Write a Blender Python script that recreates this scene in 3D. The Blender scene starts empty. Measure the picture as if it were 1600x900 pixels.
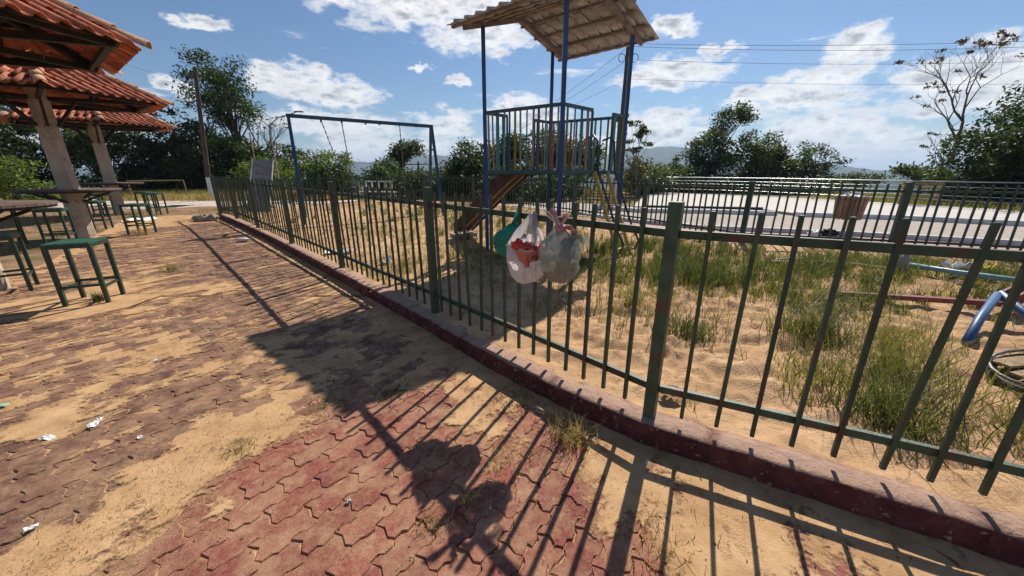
import bpy, math, random
import numpy as np
from mathutils import Vector, Matrix
sc = bpy.context.scene
col = sc.collection
R = math.radians

# ------------------------------------------------------------------ camera
cam_d = bpy.data.cameras.new('camera'); cam = bpy.data.objects.new('camera', cam_d); col.objects.link(cam)
cam_d.sensor_width = 36.0; cam_d.lens = 578.0 / 1600 * 36
cam_d.clip_start = 0.05; cam_d.clip_end = 20000
cam.location = (0, 0, 1.5); cam.rotation_euler = (R(90) - math.atan(184 / 578), 0, 0)
sc.camera = cam
sc.view_settings.view_transform = 'Standard'; sc.view_settings.look = 'None'
sc.view_settings.exposure = 0.40; sc.view_settings.gamma = 1.0
sc.cycles.max_bounces = 6; sc.cycles.transparent_max_bounces = 8; sc.cycles.volume_bounces = 0
sc.cycles.diffuse_bounces = 2

# ------------------------------------------------------------------ sun and sky
SUN_AZ, SUN_EL = R(26.7), R(45)
sd = bpy.data.lights.new('sun', 'SUN'); sun = bpy.data.objects.new('sun', sd); col.objects.link(sun)
sd.energy = 5.0; sd.angle = R(0.55); sd.color = (1.0, 0.93, 0.83)
sdir = Vector((math.sin(SUN_AZ) * math.cos(SUN_EL), math.cos(SUN_AZ) * math.cos(SUN_EL), math.sin(SUN_EL)))
sun.rotation_euler = sdir.to_track_quat('Z', 'Y').to_euler(); sun.location = sdir * 50

w = bpy.data.worlds.new('World'); sc.world = w; w.use_nodes = True
nt = w.node_tree; N = nt.nodes; L = nt.links; N.clear()
def wn(t, **kw):
    n = N.new(t)
    for k, v in kw.items(): setattr(n, k, v)
    return n
def wm(op, a, b=None, c=None, clamp=False):
    n = wn('ShaderNodeMath', operation=op, use_clamp=clamp)
    for i, v in enumerate((a, b, c)):
        if v is None: continue
        if isinstance(v, (int, float)): n.inputs[i].default_value = v
        else: L.new(v, n.inputs[i])
    return n.outputs[0]
def wv(op, a, b=None):
    n = wn('ShaderNodeVectorMath', operation=op)
    for i, v in enumerate((a, b)):
        if v is None: continue
        if isinstance(v, tuple): n.inputs[i].default_value = v
        else: L.new(v, n.inputs[i])
    return n
sky = wn('ShaderNodeTexSky', sky_type='NISHITA', sun_disc=False)
sky.sun_elevation = SUN_EL; sky.sun_rotation = SUN_AZ; sky.air_density = 1.2; sky.dust_density = 0.6; sky.ozone_density = 2.2; sky.altitude = 300
tc = wn('ShaderNodeTexCoord')
sep = wn('ShaderNodeSeparateXYZ'); L.new(tc.outputs['Generated'], sep.inputs[0])
az = wm('MULTIPLY', wm('ARCTAN2', sep.outputs[0], sep.outputs[1]), 57.2958)
el = wm('MULTIPLY', wm('ARCSINE', sep.outputs[2]), 57.2958)
cmb = wn('ShaderNodeCombineXYZ'); L.new(az, cmb.inputs[0]); L.new(el, cmb.inputs[1])
P0v = cmb.outputs[0]
def noise3(scale_v, detail, rough, off=(0, 0, 0)):
    m = wn('ShaderNodeMapping'); L.new(P0v, m.inputs[0]); m.inputs['Scale'].default_value = scale_v; m.inputs['Location'].default_value = off
    n = wn('ShaderNodeTexNoise'); L.new(m.outputs[0], n.inputs['Vector']); n.inputs['Scale'].default_value = 1; n.inputs['Detail'].default_value = detail; n.inputs['Roughness'].default_value = rough
    return n
wn1 = noise3((0.22, 0.42, 1), 7, 0.62)
sub = wv('SUBTRACT', wn1.outputs['Color'], (0.5, 0.5, 0.5))
mul = wv('MULTIPLY', sub.outputs[0], (9.0, 4.2, 0.0))
PW = wv('ADD', P0v, mul.outputs[0]).outputs[0]
CL = [(-11.4, 20.5, 15.4, 4.2), (-4.3, 17.2, 8.9, 3.0), (-28.0, 10.4, 5.0, 2.0), (-22.8, 9.4, 5.3, 2.0), (-24.0, 5.8, 9.9, 1.9), (-9.0, 6.2, 4.1, 2.4),
      (-35.1, 14.9, 2.4, 0.7), (-12.3, 12.5, 1.2, 0.8), (-7.4, 11.8, 1.7, 0.8), (2.3, 7.6, 5.6, 2.4), (20.0, 16.2, 3.6, 1.5), (21.4, 11.6, 7.4, 2.0),
      (39.3, 12.2, 3.6, 2.0), (36.2, 8.5, 6.4, 2.4), (31.4, 7.7, 4.2, 1.8), (20.0, 5.2, 6.5, 2.6), (36.9, 4.2, 6.1, 2.0), (48.2, 7.7, 6.8, 3.4),
      (25.7, 13.8, 2.2, 0.7), (-39.4, 8.5, 2.2, 0.9), (-18.0, 2.6, 9.9, 1.6), (-1.9, 2.6, 9.5, 2.0), (46.6, 2.6, 9.9, 1.6), (29.0, 2.0, 9, 1.4),
      (75, 18, 14, 5), (-75, 12, 16, 4), (-110, 25, 18, 7), (120, 14, 20, 5), (165, 22, 22, 6), (-160, 16, 18, 5), (60, 32, 12, 4), (-50, 38, 14, 5)]
D = None; LOW = None
for (a0, e0, ha, he) in CL:
    s = wv('SUBTRACT', PW, (a0, e0, 0.0))
    m = wv('MULTIPLY', s.outputs[0], (1.0 / ha, 1.0 / he, 0.0))
    ln = wv('DOT_PRODUCT', m.outputs[0], m.outputs[0])
    d = wm('SUBTRACT', 1.0, ln.outputs['Value'])
    D = d if D is None else wm('MAXIMUM', D, d)
fn = noise3((0.30, 0.62, 1), 9, 0.62, (3, 1, 0))
fine = wm('SUBTRACT', fn.outputs[0], 0.5)
D1 = wm('ADD', wm('MAXIMUM', D, -1.2), wm('ADD', wm('MULTIPLY', fine, 3.8), 0.22))
# layered small clouds low over the horizon, everywhere round the sky
hn = noise3((0.07, 0.42, 1), 8, 0.6, (11, 5, 0))
lowm = wm('SUBTRACT', 1.0, wm('DIVIDE', el, 13.0), clamp=True)
Dh = wm('ADD', wm('MULTIPLY', wm('SUBTRACT', hn.outputs[0], 0.52), 7.5), wm('SUBTRACT', wm('MULTIPLY', lowm, 1.5), 0.8))
DD = wm('MAXIMUM', D1, Dh)
mask = wn('ShaderNodeMapRange', interpolation_type='SMOOTHSTEP'); L.new(DD, mask.inputs[0]); mask.inputs[1].default_value = -0.02; mask.inputs[2].default_value = 1.0
# body shading: the same density a little higher up tells how deep inside the cloud a point lies
fn2 = noise3((0.30, 0.62, 1), 5, 0.6, (3, 1.5, 0))
rel = wm('SUBTRACT', fn.outputs[0], fn2.outputs[0])
thick = wn('ShaderNodeMapRange'); L.new(wm('ADD', DD, wm('MULTIPLY', rel, 3.2)), thick.inputs[0]); thick.inputs[1].default_value = 0.45; thick.inputs[2].default_value = 2.1
cr = wn('ShaderNodeValToRGB'); L.new(thick.outputs[0], cr.inputs[0])
cr.color_ramp.elements[0].color = (15.5, 15.3, 15.0, 1); cr.color_ramp.elements[1].color = (6.2, 6.6, 7.2, 1)
e = cr.color_ramp.elements.new(0.5); e.color = (12.0, 12.1, 12.3, 1)
tint = wn('ShaderNodeMix', data_type='RGBA', blend_type='MULTIPLY'); tint.inputs[0].default_value = 1.0
L.new(sky.outputs[0], tint.inputs[6]); tint.inputs[7].default_value = (0.72, 0.95, 1.22, 1)
mx = wn('ShaderNodeMix', data_type='RGBA'); L.new(wm('MULTIPLY', mask.outputs[0], 0.97), mx.inputs[0]); L.new(tint.outputs[2], mx.inputs[6]); L.new(cr.outputs[0], mx.inputs[7])
bg = wn('ShaderNodeBackground'); L.new(mx.outputs[2], bg.inputs[0]); bg.inputs[1].default_value = 0.052
out = wn('ShaderNodeOutputWorld'); L.new(bg.outputs[0], out.inputs[0])
w.cycles.sampling_method = 'MANUAL'; w.cycles.sample_map_resolution = 512

# ------------------------------------------------------------------ helpers
rng = np.random.default_rng(7); rnd = random.Random(5)

def hashn(ix, iy, s=0):
    n = (ix.astype(np.int64) * 374761393 + iy.astype(np.int64) * 668265263 + s * 1274126177) & 0xffffffff
    n = ((n ^ (n >> 13)) * 1274126177) & 0xffffffff
    return ((n ^ (n >> 16)) & 0xffff) / 65535.0
def vnoise(x, y, s=0):
    ix = np.floor(x); iy = np.floor(y); fx = x - ix; fy = y - iy
    fx = fx * fx * (3 - 2 * fx); fy = fy * fy * (3 - 2 * fy)
    a = hashn(ix, iy, s); b = hashn(ix + 1, iy, s); c = hashn(ix, iy + 1, s); d = hashn(ix + 1, iy + 1, s)
    return (a * (1 - fx) + b * fx) * (1 - fy) + (c * (1 - fx) + d * fx) * fy - 0.5
def fbm(x, y, o=4, s=0):
    t = 0; a = 1.0
    for i in range(o): t = t + a * vnoise(x * 2 ** i, y * 2 ** i, s + i); a *= 0.5
    return t
def sstep(a, b, x): t = np.clip((x - a) / (b - a), 0, 1); return t * t * (3 - 2 * t)

def tag(o, label=None, cat=None, group=None, kind=None):
    if label: o['label'] = label
    if cat: o['category'] = cat
    if group: o['group'] = group
    if kind: o['kind'] = kind
    return o
def empty(name, loc=(0, 0, 0), rz=0, label=None, cat=None, group=None):
    o = bpy.data.objects.new(name, None); col.objects.link(o); o.location = loc; o.rotation_euler = (0, 0, rz); o.empty_display_size = .1
    return tag(o, label, cat, group)
def link(name, me, parent=None, loc=(0, 0, 0), rot=(0, 0, 0), mw=None):
    o = bpy.data.objects.new(name, me); col.objects.link(o)
    if parent: o.parent = parent
    if mw is not None: o.matrix_local = mw
    else: o.location = loc; o.rotation_euler = rot
    return o
class MB:
    def __init__(s): s.v = []; s.f = []
    def add(s, vs, fs):
        b = len(s.v); s.v += [tuple(p) for p in vs]; s.f += [tuple(i + b for i in f) for f in fs]; return s
    def box(s, c, size, rz=0, m=None):
        x, y, z = size[0] / 2, size[1] / 2, size[2] / 2
        vs = [Vector((a * x, b * y, d * z)) for a in (-1, 1) for b in (-1, 1) for d in (-1, 1)]
        M = m if m is not None else Matrix.Translation(c) @ Matrix.Rotation(rz, 4, 'Z')
        return s.add([M @ v for v in vs], [(0, 1, 3, 2), (4, 6, 7, 5), (0, 4, 5, 1), (2, 3, 7, 6), (0, 2, 6, 4), (1, 5, 7, 3)])
    def bar(s, a, b, wd, ht=None, up=(0, 0, 1)):
        a = Vector(a); b = Vector(b); ht = ht or wd; d = (b - a); ln = d.length; d.normalize()
        u = Vector(up)
        if abs(d.dot(u)) > .98: u = Vector((0, 1, 0))
        x = d.cross(u).normalized(); z = x.cross(d)
        M = Matrix((( *x, 0), (*d, 0), (*z, 0), (0, 0, 0, 1))).transposed(); M.translation = (a + b) / 2
        return s.box(None, (wd, ln, ht), m=M)
    def tube(s, pts, r, n=8, close=False, cap=True):
        pts = [Vector(p) for p in pts]; k = len(pts); rs = r if isinstance(r, (list, tuple)) else [r] * k
        rings = []; prev = None
        for i, p in enumerate(pts):
            if close: t = pts[(i + 1) % k] - pts[i - 1]
            else: t = pts[min(i + 1, k - 1)] - pts[max(i - 1, 0)]
            t.normalize()
            if prev is None:
                u = Vector((0, 0, 1)) if abs(t.z) < .9 else Vector((1, 0, 0)); x = t.cross(u).normalized()
            else: x = (prev - t * prev.dot(t)).normalized()
            prev = x; y = t.cross(x)
            rings.append([p + (x * math.cos(2 * math.pi * j / n) + y * math.sin(2 * math.pi * j / n)) * rs[i] for j in range(n)])
        vs = [v for rg in rings for v in rg]; fs = []
        for i in range(k if close else k - 1):
            a = i * n; b = ((i + 1) % k) * n
            for j in range(n): fs.append((a + j, a + (j + 1) % n, b + (j + 1) % n, b + j))
        if cap and not close: fs.append(tuple(range(n))[::-1]); fs.append(tuple((k - 1) * n + j for j in range(n)))
        return s.add(vs, fs)
    def prism(s, poly, z0, z1, bev=0):
        n = len(poly); vs = [(x, y, z0) for x, y in poly] + [(x, y, z1) for x, y in poly]
        fs = [tuple(range(n))[::-1], tuple(range(n, 2 * n))] + [(i, (i + 1) % n, n + (i + 1) % n, n + i) for i in range(n)]
        return s.add(vs, fs)
    def mesh(s, name, m, smooth=False):
        me = bpy.data.meshes.new(name); me.from_pydata([tuple(v) for v in s.v], [], s.f); me.materials.append(m)
        if smooth: me.polygons.foreach_set('use_smooth', [True] * len(me.polygons))
        me.update(); return me
    def obj(s, name, m, parent=None, smooth=False, **k): return link(name, s.mesh(name, m, smooth), parent, **k)
def npmesh(name, V, Q, m, smooth=True):
    me = bpy.data.meshes.new(name); V = np.asarray(V, np.float32); Q = np.asarray(Q, np.int32); k = Q.shape[1]
    me.vertices.add(len(V)); me.vertices.foreach_set('co', V.ravel()); me.loops.add(Q.size); me.loops.foreach_set('vertex_index', Q.ravel())
    me.polygons.add(len(Q)); me.polygons.foreach_set('loop_start', np.arange(0, Q.size, k, dtype=np.int32)); me.polygons.foreach_set('loop_total', np.full(len(Q), k, np.int32))
    me.polygons.foreach_set('use_smooth', np.full(len(Q), smooth)); me.materials.append(m); me.update(calc_edges=True); return me
def gridmesh(name, xs, ys, Z, m, mask=None):
    nx, ny = len(xs), len(ys); X, Y = np.meshgrid(xs, ys); V = np.stack([X, Y, Z], -1).reshape(-1, 3)
    i = np.arange(nx * ny).reshape(ny, nx); Q = np.stack([i[:-1, :-1], i[:-1, 1:], i[1:, 1:], i[1:, :-1]], -1).reshape(-1, 4)
    if mask is not None: Q = Q[mask.reshape(-1)[Q].any(1)]
    used = np.unique(Q); re = np.zeros(nx * ny, np.int64); re[used] = np.arange(len(used))
    return npmesh(name, V[used], re[Q], m)

# ------------------------------------------------------------------ materials
def mat(name, cols, scale=8.0, rough=.8, bump=.2, bscale=None, metal=0, spec=.4, detail=5, wear=None, wear_t=(.55, .65), wscale=4, objrand=0, island=0, bdist=.01, stretch=None, spos=None, coat=0, cols_at=None, trans=0, alpha=1):
    m = bpy.data.materials.new(name); m.use_nodes = True; t = m.node_tree; n = t.nodes; l = t.links
    b = n['Principled BSDF']; b.inputs['Roughness'].default_value = rough; b.inputs['Metallic'].default_value = metal; b.inputs['Specular IOR Level'].default_value = spec
    if coat: b.inputs['Coat Weight'].default_value = coat
    tc = n.new('ShaderNodeTexCoord'); g = n.new('ShaderNodeNewGeometry')
    vec = tc.outputs['Object']
    if stretch:
        mp = n.new('ShaderNodeMapping'); l.new(vec, mp.inputs[0]); mp.inputs['Scale'].default_value = stretch[0:3]
        if len(stretch) > 3: mp.inputs['Rotation'].default_value = (0, 0, stretch[3])
        vec = mp.outputs[0]
    def nz(sc_, det=detail, v=vec):
        q = n.new('ShaderNodeTexNoise'); l.new(v, q.inputs['Vector']); q.inputs['Scale'].default_value = sc_; q.inputs['Detail'].default_value = det; q.inputs['Roughness'].default_value = .62; return q
    if objrand or island:
        oi = n.new('ShaderNodeObjectInfo'); ad = n.new('ShaderNodeVectorMath'); ad.operation = 'ADD'; mu = n.new('ShaderNodeMath'); mu.operation = 'MULTIPLY'; mu.inputs[1].default_value = 40
        l.new(oi.outputs['Random'], mu.inputs[0]); l.new(vec, ad.inputs[0]); l.new(mu.outputs[0], ad.inputs[1]); vec = ad.outputs[0]
    q = nz(scale, v=vec); r = n.new('ShaderNodeValToRGB'); l.new(q.outputs[0], r.inputs[0])
    k = len(cols); el_ = r.color_ramp.elements
    pos = cols_at or [.3 + .4 * i / max(1, k - 1) for i in range(k)]
    el_[0].position = pos[0]; el_[0].color = (*cols[0], 1); el_[1].position = pos[-1]; el_[1].color = (*cols[-1], 1)
    for i in range(1, k - 1): ee = el_.new(pos[i]); ee.color = (*cols[i], 1)
    c = r.outputs[0]
    if wear:
        q2 = nz(wscale, 8, vec); mr = n.new('ShaderNodeMapRange'); l.new(q2.outputs[0], mr.inputs[0]); mr.inputs[1].default_value = wear_t[0]; mr.inputs[2].default_value = wear_t[1]
        mx = n.new('ShaderNodeMix'); mx.data_type = 'RGBA'; l.new(mr.outputs[0], mx.inputs[0]); l.new(c, mx.inputs[6]); mx.inputs[7].default_value = (*wear, 1); c = mx.outputs[2]
    if objrand or island:
        hs = n.new('ShaderNodeHueSaturation'); mr = n.new('ShaderNodeMapRange'); amt = max(objrand, island)
        l.new(oi.outputs['Random'] if objrand else g.outputs['Random Per Island'], mr.inputs[0]); mr.inputs[3].default_value = 1 - amt; mr.inputs[4].default_value = 1 + amt
        l.new(mr.outputs[0], hs.inputs['Value']); l.new(c, hs.inputs['Color']); c = hs.outputs[0]
    l.new(c, b.inputs['Base Color'])
    if bump:
        q3 = nz(bscale or scale * 4, 8, vec); bp = n.new('ShaderNodeBump'); bp.inputs['Strength'].default_value = bump; bp.inputs['Distance'].default_value = bdist
        l.new(q3.outputs[0], bp.inputs['Height']); l.new(bp.outputs[0], b.inputs['Normal'])
    m['c'] = 1
    return m
def add_translucent(m, fac, colr, transp=0):
    t = m.node_tree; n = t.nodes; l = t.links; b = n['Principled BSDF']; o = n['Material Output']
    tr = n.new('ShaderNodeBsdfTranslucent'); mx = n.new('ShaderNodeMixShader'); mx.inputs[0].default_value = fac
    src = b.inputs['Base Color'].links[0].from_socket if b.inputs['Base Color'].links else None
    if colr is None and src: 
        gm = n.new('ShaderNodeMix'); gm.data_type = 'RGBA'; gm.blend_type = 'MULTIPLY'; gm.inputs[0].default_value = 1; l.new(src, gm.inputs[6]); gm.inputs[7].default_value = (1.9, 2.0, .9, 1); l.new(gm.outputs[2], tr.inputs[0])
    else: tr.inputs[0].default_value = (*colr, 1)
    l.new(b.outputs[0], mx.inputs[1]); l.new(tr.outputs[0], mx.inputs[2]); res = mx.outputs[0]
    if transp:
        tp = n.new('ShaderNodeBsdfTransparent'); m2 = n.new('ShaderNodeMixShader'); m2.inputs[0].default_value = transp; l.new(res, m2.inputs[1]); l.new(tp.outputs[0], m2.inputs[2]); res = m2.outputs[0]
    l.new(res, o.inputs[0]); return m
M = {}
SAND = (.49, .295, .145); SANDD = (.33, .19, .09)
M['sand'] = mat('sand', [SANDD, SAND, (.58, .37, .20)], 5.0, .95, .9, 95, spec=.15, detail=9, wear=(.16, .095, .055), wear_t=(.55, .74), wscale=16, bdist=.012)
M['psand'] = mat('playground_sand', [(.33, .20, .10), (.50, .31, .165), (.60, .39, .22)], 3.2, .95, .9, 70, spec=.15, detail=9, wear=(.20, .13, .075), wear_t=(.55, .72), wscale=9, bdist=.015)
M['sand_base'] = mat('bedding_sand', [SANDD, SAND], 3, .95, .3, 30)
def film_mat():
    m = mat('sand_film', [SANDD, (.46, .28, .14), (.56, .36, .19)], 5.0, .95, .8, 95, spec=.15, bdist=.006); t = m.node_tree; n = t.nodes; l = t.links; b = n['Principled BSDF']; o = n['Material Output']
    a = n.new('ShaderNodeAttribute'); a.attribute_name = 'cov'; g = n.new('ShaderNodeNewGeometry'); q = n.new('ShaderNodeTexNoise'); l.new(g.outputs['Position'], q.inputs['Vector']); q.inputs['Scale'].default_value = 38; q.inputs['Detail'].default_value = 9; q.inputs['Roughness'].default_value = .78
    m1 = n.new('ShaderNodeMapRange'); l.new(a.outputs['Fac'], m1.inputs[0]); m1.inputs[1].default_value = -.0125; m1.inputs[2].default_value = .0045
    ad = n.new('ShaderNodeMath'); ad.operation = 'ADD'; l.new(m1.outputs[0], ad.inputs[0]); l.new(q.outputs[0], ad.inputs[1])
    m2 = n.new('ShaderNodeMapRange'); l.new(ad.outputs[0], m2.inputs[0]); m2.inputs[1].default_value = 1.0; m2.inputs[2].default_value = 1.16
    tp = n.new('ShaderNodeBsdfTransparent'); mx = n.new('ShaderNodeMixShader'); l.new(m2.outputs[0], mx.inputs[0]); l.new(tp.outputs[0], mx.inputs[1]); l.new(b.outputs[0], mx.inputs[2]); l.new(mx.outputs[0], o.inputs[0]); return m
M['film'] = film_mat()
def paver_mat():
    m = mat('paver_concrete', [(.15, .044, .032), (.235, .072, .050), (.31, .115, .078)], 70, .85, .9, 170, spec=.3, wear=(.40, .25, .15), wear_t=(.58, .80), wscale=14, objrand=.16, bdist=.006)
    t = m.node_tree; n = t.nodes; l = t.links; b = n['Principled BSDF']; src = b.inputs['Base Color'].links[0].from_socket
    g = n.new('ShaderNodeNewGeometry')
    # the less used, grime-browned stones: everything but the red patch by the fence corner
    s = n.new('ShaderNodeVectorMath'); s.operation = 'SUBTRACT'; l.new(g.outputs['Position'], s.inputs[0]); s.inputs[1].default_value = (.25, .75, 0)
    q = n.new('ShaderNodeTexNoise'); l.new(g.outputs['Position'], q.inputs['Vector']); q.inputs['Scale'].default_value = 1.6; q.inputs['Detail'].default_value = 5
    ln = n.new('ShaderNodeVectorMath'); ln.operation = 'LENGTH'; mp = n.new('ShaderNodeVectorMath'); mp.operation = 'MULTIPLY'; l.new(s.outputs[0], mp.inputs[0]); mp.inputs[1].default_value = (1, .95, 0); l.new(mp.outputs[0], ln.inputs[0])
    ad = n.new('ShaderNodeMath'); ad.operation = 'MULTIPLY_ADD'; l.new(q.outputs[0], ad.inputs[0]); ad.inputs[1].default_value = 1.2; l.new(ln.outputs['Value'], ad.inputs[2])
    mr = n.new('ShaderNodeMapRange'); l.new(ad.outputs[0], mr.inputs[0]); mr.inputs[1].default_value = 2.35; mr.inputs[2].default_value = 2.85; mr.inputs[4].default_value = .85
    q2 = n.new('ShaderNodeTexNoise'); l.new(g.outputs['Position'], q2.inputs['Vector']); q2.inputs['Scale'].default_value = 5; q2.inputs['Detail'].default_value = 6
    r2 = n.new('ShaderNodeValToRGB'); l.new(q2.outputs[0], r2.inputs[0]); r2.color_ramp.elements[0].position = .35; r2.color_ramp.elements[1].position = .7
    r2.color_ramp.elements[0].color = (.070, .038, .028, 1); r2.color_ramp.elements[1].color = (.20, .105, .066, 1)
    mx = n.new('ShaderNodeMix'); mx.data_type = 'RGBA'; l.new(mr.outputs[0], mx.inputs[0]); l.new(src, mx.inputs[6]); l.new(r2.outputs[0], mx.inputs[7])
    hs = n.new('ShaderNodeHueSaturation'); oi = n.new('ShaderNodeNewGeometry'); q4 = n.new('ShaderNodeMapRange'); l.new(oi.outputs['Random Per Island'], q4.inputs[0]); q4.inputs[3].default_value = .68; q4.inputs[4].default_value = 1.28
    l.new(q4.outputs[0], hs.inputs['Value']); l.new(mx.outputs[2], hs.inputs['Color'])
    # dusting of fine sand
    q5 = n.new('ShaderNodeTexNoise'); l.new(g.outputs['Position'], q5.inputs['Vector']); q5.inputs['Scale'].default_value = 5.5; q5.inputs['Detail'].default_value = 10; q5.inputs['Roughness'].default_value = .75
    m5 = n.new('ShaderNodeMapRange'); l.new(q5.outputs[0], m5.inputs[0]); m5.inputs[1].default_value = .42; m5.inputs[2].default_value = .66; m5.inputs[4].default_value = .8
    x5 = n.new('ShaderNodeMix'); x5.data_type = 'RGBA'; l.new(m5.outputs[0], x5.inputs[0]); l.new(hs.outputs[0], x5.inputs[6]); x5.inputs[7].default_value = (.44, .27, .15, 1)
    l.new(x5.outputs[2], b.inputs['Base Color']); return m
M['paver'] = paver_mat()
M['kerb'] = mat('kerb_paint', [(.060, .018, .018), (.11, .030, .028), (.16, .055, .045)], 9, .85, .8, 40, wear=(.34, .24, .19), wear_t=(.60, .66), wscale=26, spec=.25, bdist=.02, objrand=.18)
M['fence'] = mat('green_fence_paint', [(.020, .046, .024), (.034, .070, .038), (.055, .090, .055)], 9, .5, .4, 60, spec=.45, wear=(.085, .045, .028), wear_t=(.53, .62), wscale=7, objrand=.25)
M['farfence'] = mat('far_fence_paint', [(.016, .042, .026), (.028, .062, .038)], 4, .45, .1, 30, spec=.5, objrand=.15)
M['stool'] = mat('stool_green_paint', [(.018, .075, .04), (.03, .11, .06), (.045, .13, .075)], 9, .4, .15, 50, spec=.5, wear=(.07, .05, .035), wear_t=(.62, .7), wscale=12, objrand=.1)
M['stoolleg'] = mat('stool_leg_paint', [(.012, .038, .022), (.02, .055, .032)], 9, .4, .15, 50, spec=.5, wear=(.06, .04, .03), wear_t=(.6, .7), wscale=12)
M['tile'] = mat('terracotta_tile', [(.28, .08, .04), (.42, .135, .07), (.52, .20, .11)], 7, .8, .4, 60, wear=(.16, .08, .055), wear_t=(.58, .74), wscale=9, objrand=.32, bdist=.006, spec=.25)
M['ridge'] = mat('ridge_tile', [(.30, .16, .09), (.46, .25, .14), (.54, .34, .22)], 9, .85, .6, 50, wear=(.12, .08, .06), wear_t=(.52, .7), wscale=9, objrand=.2)
M['wtile'] = mat('aged_white_tile', [(.34, .35, .38), (.46, .48, .52), (.56, .58, .62)], 6, .85, .4, 50, wear=(.20, .17, .15), wear_t=(.56, .74), wscale=8, objrand=.15, bdist=.006, spec=.2)
M['wtimber'] = mat('roof_timber', [(.15, .12, .11), (.25, .215, .20), (.33, .29, .27)], 8, .85, .5, 40, stretch=(1, 1, 1))
M['steelblack'] = mat('black_roof_steel', [(.012, .011, .012), (.025, .02, .02)], 8, .6, .2, 40)
M['pillar'] = mat('pillar_concrete', [(.30, .25, .19), (.46, .39, .30), (.54, .47, .38)], 3, .9, .5, 30, wear=(.10, .08, .06), wear_t=(.60, .72), wscale=7, spec=.2, bdist=.01)
M['tabletop'] = mat('table_boards', [(.07, .045, .035), (.13, .085, .065), (.18, .13, .10)], 6, .75, .4, 30, objrand=.2)
M['blue'] = mat('blue_tower_paint', [(.008, .032, .10), (.012, .055, .19), (.02, .075, .25)], 4, .4, .15, 40, spec=.5, wear=(.05, .035, .03), wear_t=(.63, .72), wscale=9)
M['bluerail'] = mat('blue_green_rail_paint', [(.015, .06, .075), (.025, .09, .11)], 5, .4, .15, 40, spec=.5, wear=(.06, .04, .03), wear_t=(.6, .72), wscale=9)
for nm, c in (('mint', (.18, .36, .31)), ('pink', (.46, .22, .20)), ('sky', (.14, .29, .42)), ('slate', (.09, .12, .13)), ('ochre', (.36, .25, .07)), ('ash', (.32, .34, .31)), ('brick', (.28, .13, .08)), ('sea', (.08, .26, .25))):
    M['bar_' + nm] = mat('bar_paint_' + nm, [tuple(v * .7 for v in c), c], 12, .6, .3, 60, wear=tuple(v * .35 for v in c), wear_t=(.55, .68), wscale=14)
M['yellow'] = mat('yellow_ladder_paint', [(.38, .26, .06), (.52, .38, .10)], 10, .5, .2, 40, wear=(.15, .09, .05), wear_t=(.56, .68), wscale=14)
M['blacksteel'] = mat('dark_handrail_paint', [(.015, .02, .025), (.03, .035, .045)], 10, .4, .1, 40)
M['slide'] = mat('rusty_slide_wood', [(.030, .017, .014), (.060, .032, .025), (.10, .055, .042)], 5, .75, .5, 25, wear=(.30, .20, .13), wear_t=(.62, .74), wscale=7, stretch=(4, 4, .7))
M['swing'] = mat('swing_blue_paint', [(.01, .05, .095), (.018, .08, .15)], 5, .4, .15, 40, wear=(.06, .04, .03), wear_t=(.62, .72), wscale=9)
M['chain'] = mat('chain_steel', [(.10, .09, .08), (.18, .17, .16)], 10, .5, .2, 60, metal=.6)
M['woodpole'] = mat('dark_pole', [(.035, .026, .020), (.07, .052, .042), (.11, .088, .07)], 3, .85, .5, 20, stretch=(6, 6, .6))
M['whitepaint'] = mat('white_limewash', [(.50, .49, .47), (.68, .67, .65)], 5, .85, .4, 30, wear=(.30, .27, .24), wear_t=(.58, .70), wscale=6)
M['kerbwhite'] = mat('whitewashed_kerb', [(.42, .42, .42), (.56, .56, .56), (.66, .66, .66)], 3, .85, .4, 30, wear=(.26, .23, .20), wear_t=(.6, .75), wscale=5)
M['road'] = mat('cobbled_road', [(.22, .185, .15), (.36, .31, .26), (.46, .40, .33)], 9, .9, .9, 11, bdist=.03, wear=(.14, .11, .09), wear_t=(.6, .7), wscale=14)
M['plaza'] = mat('plaza_concrete', [(.44, .41, .37), (.52, .49, .45)], 1.5, .85, .3, 14, wear=(.33, .30, .27), wear_t=(.6, .75), wscale=1.2)
M['pinkpave'] = mat('pink_paving', [(.30, .17, .15), (.42, .26, .23), (.46, .30, .26)], 7, .9, .7, 16, bdist=.01)
M['ground'] = mat('dry_field', [(.10, .09, .035), (.19, .15, .06), (.34, .24, .12)], .55, .95, .8, 12, wear=(.07, .09, .025), wear_t=(.5, .62), wscale=.9, bdist=.05, spec=.1)
M['gravel'] = mat('pale_gravel', [(.40, .33, .27), (.58, .50, .43)], 5, .95, .9, 30, bdist=.03)
M['dirt'] = mat('packed_dirt', [(.15, .09, .05), (.25, .155, .09), (.35, .22, .13)], 1.1, .95, .7, 22, wear=(.12, .11, .045), wear_t=(.54, .66), wscale=1.6, bdist=.02, spec=.1)
M['steelrail'] = mat('galvanised_rail', [(.28, .29, .31), (.40, .41, .43)], 5, .30, .1, 40, metal=.85)
M['hill'] = mat('forested_hill', [(.015, .03, .012), (.035, .06, .02), (.06, .08, .035)], .012, .95, .9, .05, bdist=25, spec=.05)
M['bark'] = mat('bark', [(.05, .04, .03), (.11, .09, .07), (.17, .14, .11)], 6, .9, .6, 20)
M['barepale'] = mat('pale_bark', [(.11, .085, .075), (.20, .16, .14)], 6, .9, .4, 20)
def leafm(nm, c0, c1, fac=.35, isl=.35):
    m = mat(nm, [c0, c1], .9, .5, 0, spec=.35, island=isl); return add_translucent(m, fac, None)
M['leaf_dark'] = leafm('dark_foliage', (.018, .034, .010), (.044, .066, .018), isl=.55)
M['leaf_mid'] = leafm('mid_foliage', (.028, .048, .012), (.060, .088, .022), isl=.5)
M['leaf_olive'] = leafm('olive_foliage', (.040, .045, .014), (.080, .082, .022))
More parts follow.
